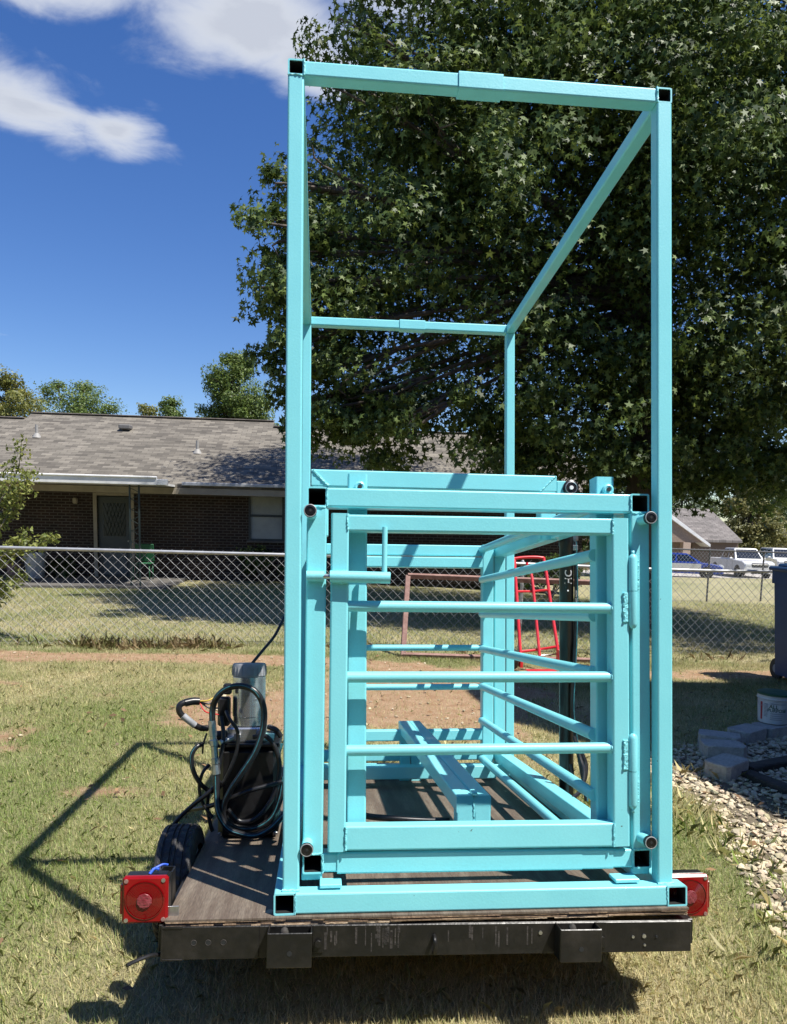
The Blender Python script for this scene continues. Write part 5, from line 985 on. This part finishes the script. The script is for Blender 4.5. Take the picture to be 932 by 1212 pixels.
def tree(name, label, base, tr_, lobes, n, size, shape, cols, m, seed, group=None, limb_to=None, fork=.35, back=None, **kw):
    base = np.array(base, float); r = thing(name, label, 'tree', tuple(base), group=group); rl = [(x - base[0], y_ - base[1], z - base[2], q) for x, y_, z, q in lobes]
    zt = max(z for _, _, z, _ in rl); g = MB(); R = random.Random(seed); tx = np.mean([l[0] for l in rl]) * .5; ty = np.mean([l[1] for l in rl]) * .5
    spine = [np.array([0, 0, -.1]), np.array([tx * .1, ty * .1, zt * .25]), np.array([tx * .45, ty * .45, zt * .55]), np.array([tx, ty, zt * .95])]
    g.lathe([(tr_ * 1.5, -.1), (tr_ * 1.12, .2), (tr_, .5)], (0, 0, 0), (0, 0, 1), 14); g.sweep(spine, tr_, 12, sub=6, r1=tr_ * .22)
    for x, y_, z, q in (rl if limb_to is None else rl[:limb_to]):
        f = min(max(fork + .5 * (z / zt) * R.uniform(.5, .9) - .1, .18), .85); s0 = spine[1] * (1 - f) + spine[3] * f; e = np.array([x, y_, z]); md = (s0 + e) / 2 + np.array([R.uniform(-.3, .3) * q, R.uniform(-.3, .3) * q, .12 * q])
        g.sweep([s0, md, e * .85 + md * .15], tr_ * .30 * min(1, q / 2 + .35), 7, sub=4, r1=.012)
        for _ in range(3): d = np.array([R.gauss(0, 1) for _ in range(3)]); d /= np.linalg.norm(d); g.sweep([md * .4 + e * .6, e + d * q * .3, e + d * q * .6], tr_ * .10, 5, sub=3, r1=.006)
    g.build('trunk', MT['bark'], r)
    if back is not None:
        fr_ = [l for l in rl if l[1] + base[1] < back]; bk_ = [l for l in rl if l[1] + base[1] >= back]; leaves('inner_foliage', bk_ + [(x, y_ + .8, z, q * .92) for x, y_, z, q in fr_], int(n * .8), size * 1.25, 'star', cols, m, seed + 1, parent=r, clump=16, sig=.24, up=.6); rl = fr_
    leaves('crown', rl, n, size, shape, cols, m, seed, parent=r, **kw); return r
TK = .86
def lob(l): return [(*wy(u, v, y_ * TK), r_ * TK) for u, v, y_, r_ in l]
big = lob([(330, 268, 13.2, .78), (322, 340, 13.2, .62), (345, 212, 13.4, .55), (375, 330, 13.2, 1.1), (395, 220, 13.4, 1.15), (432, 120, 13.8, 1.05), (430, 30, 14, 1.0), (470, -70, 14.2, 1.3), (400, 440, 13.4, 1.05), (345, 440, 13.6, .42), (360, 485, 13.4, .62), (352, 400, 13.3, .7), (405, 495, 13.2, .75), (440, 470, 13.2, 1.0), (430, 380, 13.1, 1.1), (350, 300, 13.3, .85),
           (470, 300, 13.2, 1.6), (500, 170, 13.4, 1.7), (520, 50, 13.8, 1.7), (480, 420, 13.2, 1.4), (470, 508, 13.0, .72), (505, 480, 13.2, .9), (580, 260, 13, 1.9), (600, 120, 13.2, 2.0), (610, 400, 13, 1.7), (600, 510, 13.4, 1.05), (700, 60, 13.2, 2.2), (690, 200, 12.8, 2.0),
           (700, 330, 12.9, 1.9), (700, 450, 13.2, 1.5), (670, 540, 14, .9), (760, 530, 13.8, 1.0), (800, 120, 12.8, 2.1), (810, 260, 12.8, 1.9), (800, 400, 13.2, 1.8), (850, 505, 13.8, 1.1), (900, 60, 13, 2.2), (910, 200, 12.8, 2.1), (905, 340, 13, 1.9), (920, 450, 13.5, 1.4), (905, 530, 14.2, .8),
           (700, 560, 13.6, .8), (800, 552, 13.6, .75), (870, 560, 14, .7), (925, 560, 14, .8), (880, 500, 16, 1.6), (935, 520, 16, 1.5), (820, 535, 16, 1.25), (700, 535, 15.6, 1.3), (620, 530, 15.6, 1.0), (640, 470, 14.5, 1.5), (760, 470, 14.5, 1.6), (860, 470, 14.8, 1.5), (540, 460, 14.5, 1.2), (600, -60, 14, 2.4), (780, -80, 14, 2.6), (430, 330, 21.5, 1.9), (400, 240, 21.5, 1.5), (480, 240, 22, 2.0), (470, 420, 21, 1.6), (560, 300, 22, 2.2), (520, 120, 21, 2.2), (1000, 0, 13.6, 2.6), (1010, 180, 13.4, 2.4), (1020, 340, 13.8, 2.0), (700, -230, 15, 2.6), (880, -220, 14.6, 2.6), (520, -190, 15, 1.9), (1100, 120, 15, 2.6), (620, 200, 16.5, 2.8), (800, 200, 16.8, 3.0), (720, 380, 16.5, 2.6), (560, 380, 16.0, 1.9), (880, 400, 16.5, 2.4), (780, 0, 17, 3.0), (640, 20, 17, 2.6), (960, 150, 17, 3.0), (460, 180, 16, 1.7), (840, 560, 17.5, .9), (930, 570, 17.5, .9)])
big += [(8.3, 9.0, 6.3, 1.7), (9.8, 10.0, 6.6, 2.0), (8.9, 10.9, 5.6, 1.5), (10.6, 8.6, 7.2, 1.9)]
tb = wy(757, 690, 12.6); tb[2] = float(gz(tb[0], tb[1]))
tree('sweetgum_tree', 'huge dark green sweetgum tree with star shaped leaves behind the fence', tb, .34, big, 165000, .118, 'star', [(.030, .060, .013), (.165, .225, .055)], MT['leaf'], 21, limb_to=22, clump=8, sig=.165, up=.6, fork=.25, back=13.0, hollow=.48)

def dtree(u, vt, vb, wpx, y_, label, cols, n, seed, size=.125, base_z=None, group='trees beyond the houses', shape='quad', name='shade_tree', dens=1):
    R = random.Random(seed); top = wy(u, vt, y_); bot = wy(u, vb, y_); s = y_ / FPX; hgt = top[2] - bot[2]; wd_ = wpx * s / 2; L_ = []
    for k in range(24):
        f = R.random() ** 1.15; a = R.uniform(0, 6.28); rr = wd_ * (1 - .75 * f ** 1.6) * R.uniform(.35, .8); q = max(.30, wd_ * R.uniform(.22, .40) * (1 - .45 * f)); L_.append((top[0] + rr * math.cos(a), y_ + rr * math.sin(a), min(bot[2] + hgt * f, top[2] - q * .95), q))
    L_.append((top[0], y_, top[2] - .35 * wd_, wd_ * .33)); L_.append((top[0], y_, bot[2] + hgt * .4, wd_ * .7)); g0 = float(gz(top[0], y_)) if base_z is None else base_z
    return tree(name, label, (top[0], y_, g0), .22, L_, int(n * 3.0), size, shape, cols, MT['leaf2'], seed, group, clump=7, sig=.26, fork=.5)
OL = [(.075, .125, .028), (.20, .265, .065)]; YG = [(.13, .15, .03), (.28, .27, .07)]; DG = [(.035, .062, .018), (.10, .135, .035)]
dtree(8, 440, 530, 110, 34, 'yellow green tree behind the house, at the far end of its roof ridge', YG, 7000, 31)
dtree(92, 450, 530, 125, 38, 'broad mid green tree showing low above the roof ridge', OL, 7000, 32)
dtree(176, 478, 540, 40, 40, 'small yellowish treetop barely rising over the roof ridge', YG, 2500, 33)
dtree(200, 470, 540, 50, 38, 'small green treetop beside the tall one above the roof ridge', OL, 3500, 34)
dtree(274, 408, 530, 108, 34, 'tall green tree rising highest above the roof ridge', OL, 14000, 135)
dtree(892, 552, 655, 105, 62, 'olive yellow tree standing behind the far fence near the pickup', [(.12, .125, .035), (.27, .25, .085)], 12000, 36, name='olive_tree', size=.24)
dtree(955, 500, 640, 120, 70, 'dark green tree behind the olive yellow one', DG, 9000, 37); dtree(846, 592, 650, 60, 66, 'low green tree beside the tan street house', OL, 5000, 38)
dtree(812, 520, 640, 120, 70, 'dark green tree rising behind the tan street house', DG, 7000, 39, size=.24); dtree(940, 560, 650, 150, 74, 'distant green tree behind the shed', OL, 7000, 40, size=.24)
for k, (u, vt, vb, wpx, y_) in enumerate(((620, 560, 640, 150, 40), (720, 540, 640, 160, 44), (545, 560, 640, 120, 42), (450, 545, 640, 120, 42))):
    dtree(u, vt, vb, wpx, y_, ['dark green tree behind the brick house, below the hollow of the sweetgum', 'dark green tree behind the brick house, in line with the sweetgum trunk', 'dark green tree behind the middle of the brick house roof', 'dark green tree behind the brick house, next to its highest ridge end'][k], DG, 5000, 50 + k, size=.24)

# young fruit tree at the fence, its branches reaching in from the side
sb = wy(-38, 770, 9.9); sp_ = thing('fruit_sapling', 'young pale leaved sapling reaching over the chain link fence', 'tree', (sb[0], sb[1], 0)); so_ = (-sb[0], -sb[1], 0)
brs = [[(-38, 770), (-30, 690), (-8, 610), (20, 560), (26, 520)], [(-30, 690), (0, 625), (18, 600), (28, 575), (36, 558)], [(-32, 720), (-5, 668), (10, 655), (30, 652), (48, 643), (62, 634)], [(-30, 690), (-6, 665), (20, 645), (32, 632)], [(-35, 640), (-10, 585), (4, 555)], [(-30, 740), (-12, 715), (0, 700), (14, 690), (28, 678)], [(-20, 650), (0, 610), (8, 590), (14, 572)], [(-30, 720), (-10, 700), (2, 690), (8, 700)]]
g = MB(); LP = []; R = np.random.default_rng(5)
for br in brs:
    P_ = [wy(u, v, 9.9 + .25 * math.sin(u * .3 + v)) for u, v in br]; g.sweep(P_, .014, 6, sub=4, r1=.003)
    for i in range(len(P_) - 1):
        for f in np.linspace(0, 1, 9):
            LP.append((P_[i] * (1 - f) + P_[i + 1] * f, i / len(P_)))
g.cyl((sb[0], sb[1], -.1), wy(-30, 690, 9.9), .03, 10, .018); g.build('trunk', MT['twig'], sp_, so_)
pts = []
for p, f in LP:
    for _ in range(4 if f > .1 else 2): pts.append((*(p + R.normal(0, .045, 3) - np.array(so_) * 0 - np.array([sb[0], sb[1], 0])), .035))
leaves('crown', pts, len(pts) * 4, .062, 'quad', [(.13, .17, .035), (.30, .31, .085)], MT['leaf2'], 8, clump=1, sig=.035, up=.5, hang=.7, parent=sp_)
# shrubs against the house
def shrub(u, v, y_, rad, label, seed, cols=DG, n=2500):
    p = wy(u, v, y_); g0 = float(gz(p[0], y_)); r = thing('shrub', label, 'shrub', (p[0], y_, g0), group='shrubs by the brick house'); g = MB(); R = random.Random(seed); L_ = []
    for k in range(8): a = R.uniform(0, 6.28); q = R.uniform(.2, .9) * rad; L_.append((q * math.cos(a), q * math.sin(a), rad * R.uniform(.4, 1.1), rad * R.uniform(.3, .5))); g.sweep([(0, 0, 0), (L_[-1][0] * .6, L_[-1][1] * .6, L_[-1][2] * .6), L_[-1][:3]], .02, 5, sub=2, r1=.006)
    g.build('stem', MT['twig'], r); leaves('foliage', L_, n, .09, 'quad', cols, MT['leaf2'], seed, clump=30, sig=.14, parent=r)
shrub(315, 650, 19.6, .75, 'dark rounded shrub under the house window', 61); shrub(655, 655, 18.6, .9, 'green leafy shrub beside the brick wall behind the hand truck', 62, OL); shrub(70, 665, 19.75, .35, 'low dark shrub by the porch wall', 63, n=900)

# dry leaves fallen on the lawn
R = np.random.default_rng(91); n = 900; x = R.uniform(-4.5, 5, n); y = 2 + 7 * R.random(n); k = (R.random(n) < .25 + .75 * ss(.45, .65, fbm(x, y, 92))) & ~((x > -.45) & (x < 1.45) & (y < 4.6)); x, y = x[k], y[k]; n = len(x)
a = R.uniform(0, 6.28, n); l = R.uniform(.012, .034, n); t1 = np.stack([np.cos(a), np.sin(a), R.normal(0, .25, n)], 1) * l[:, None]; t2 = np.stack([-np.sin(a), np.cos(a), R.normal(0, .35, n)], 1) * (l * R.uniform(.35, .7, n))[:, None]; p = np.stack([x, y, gz(x, y) + .022 + .012 * R.random(n)], 1)
V = np.stack([p - t1, p - t2 * .9 + t1 * .1, p + t1, p + t2 + np.array([0, 0, .004])], 1).reshape(-1, 3); tint = np.repeat(np.array([.26, .16, .085]) * R.uniform(.4, 1.5, (n, 1)), 4, 0)
o = bpy.data.objects.new('leaf_litter', fast_mesh('leaf_litter', V, np.full(n, 4), tint, MT['leaf2'])); C.objects.link(o); tag(o, 'dry brown leaves scattered over the lawn', 'leaves', kind='stuff')
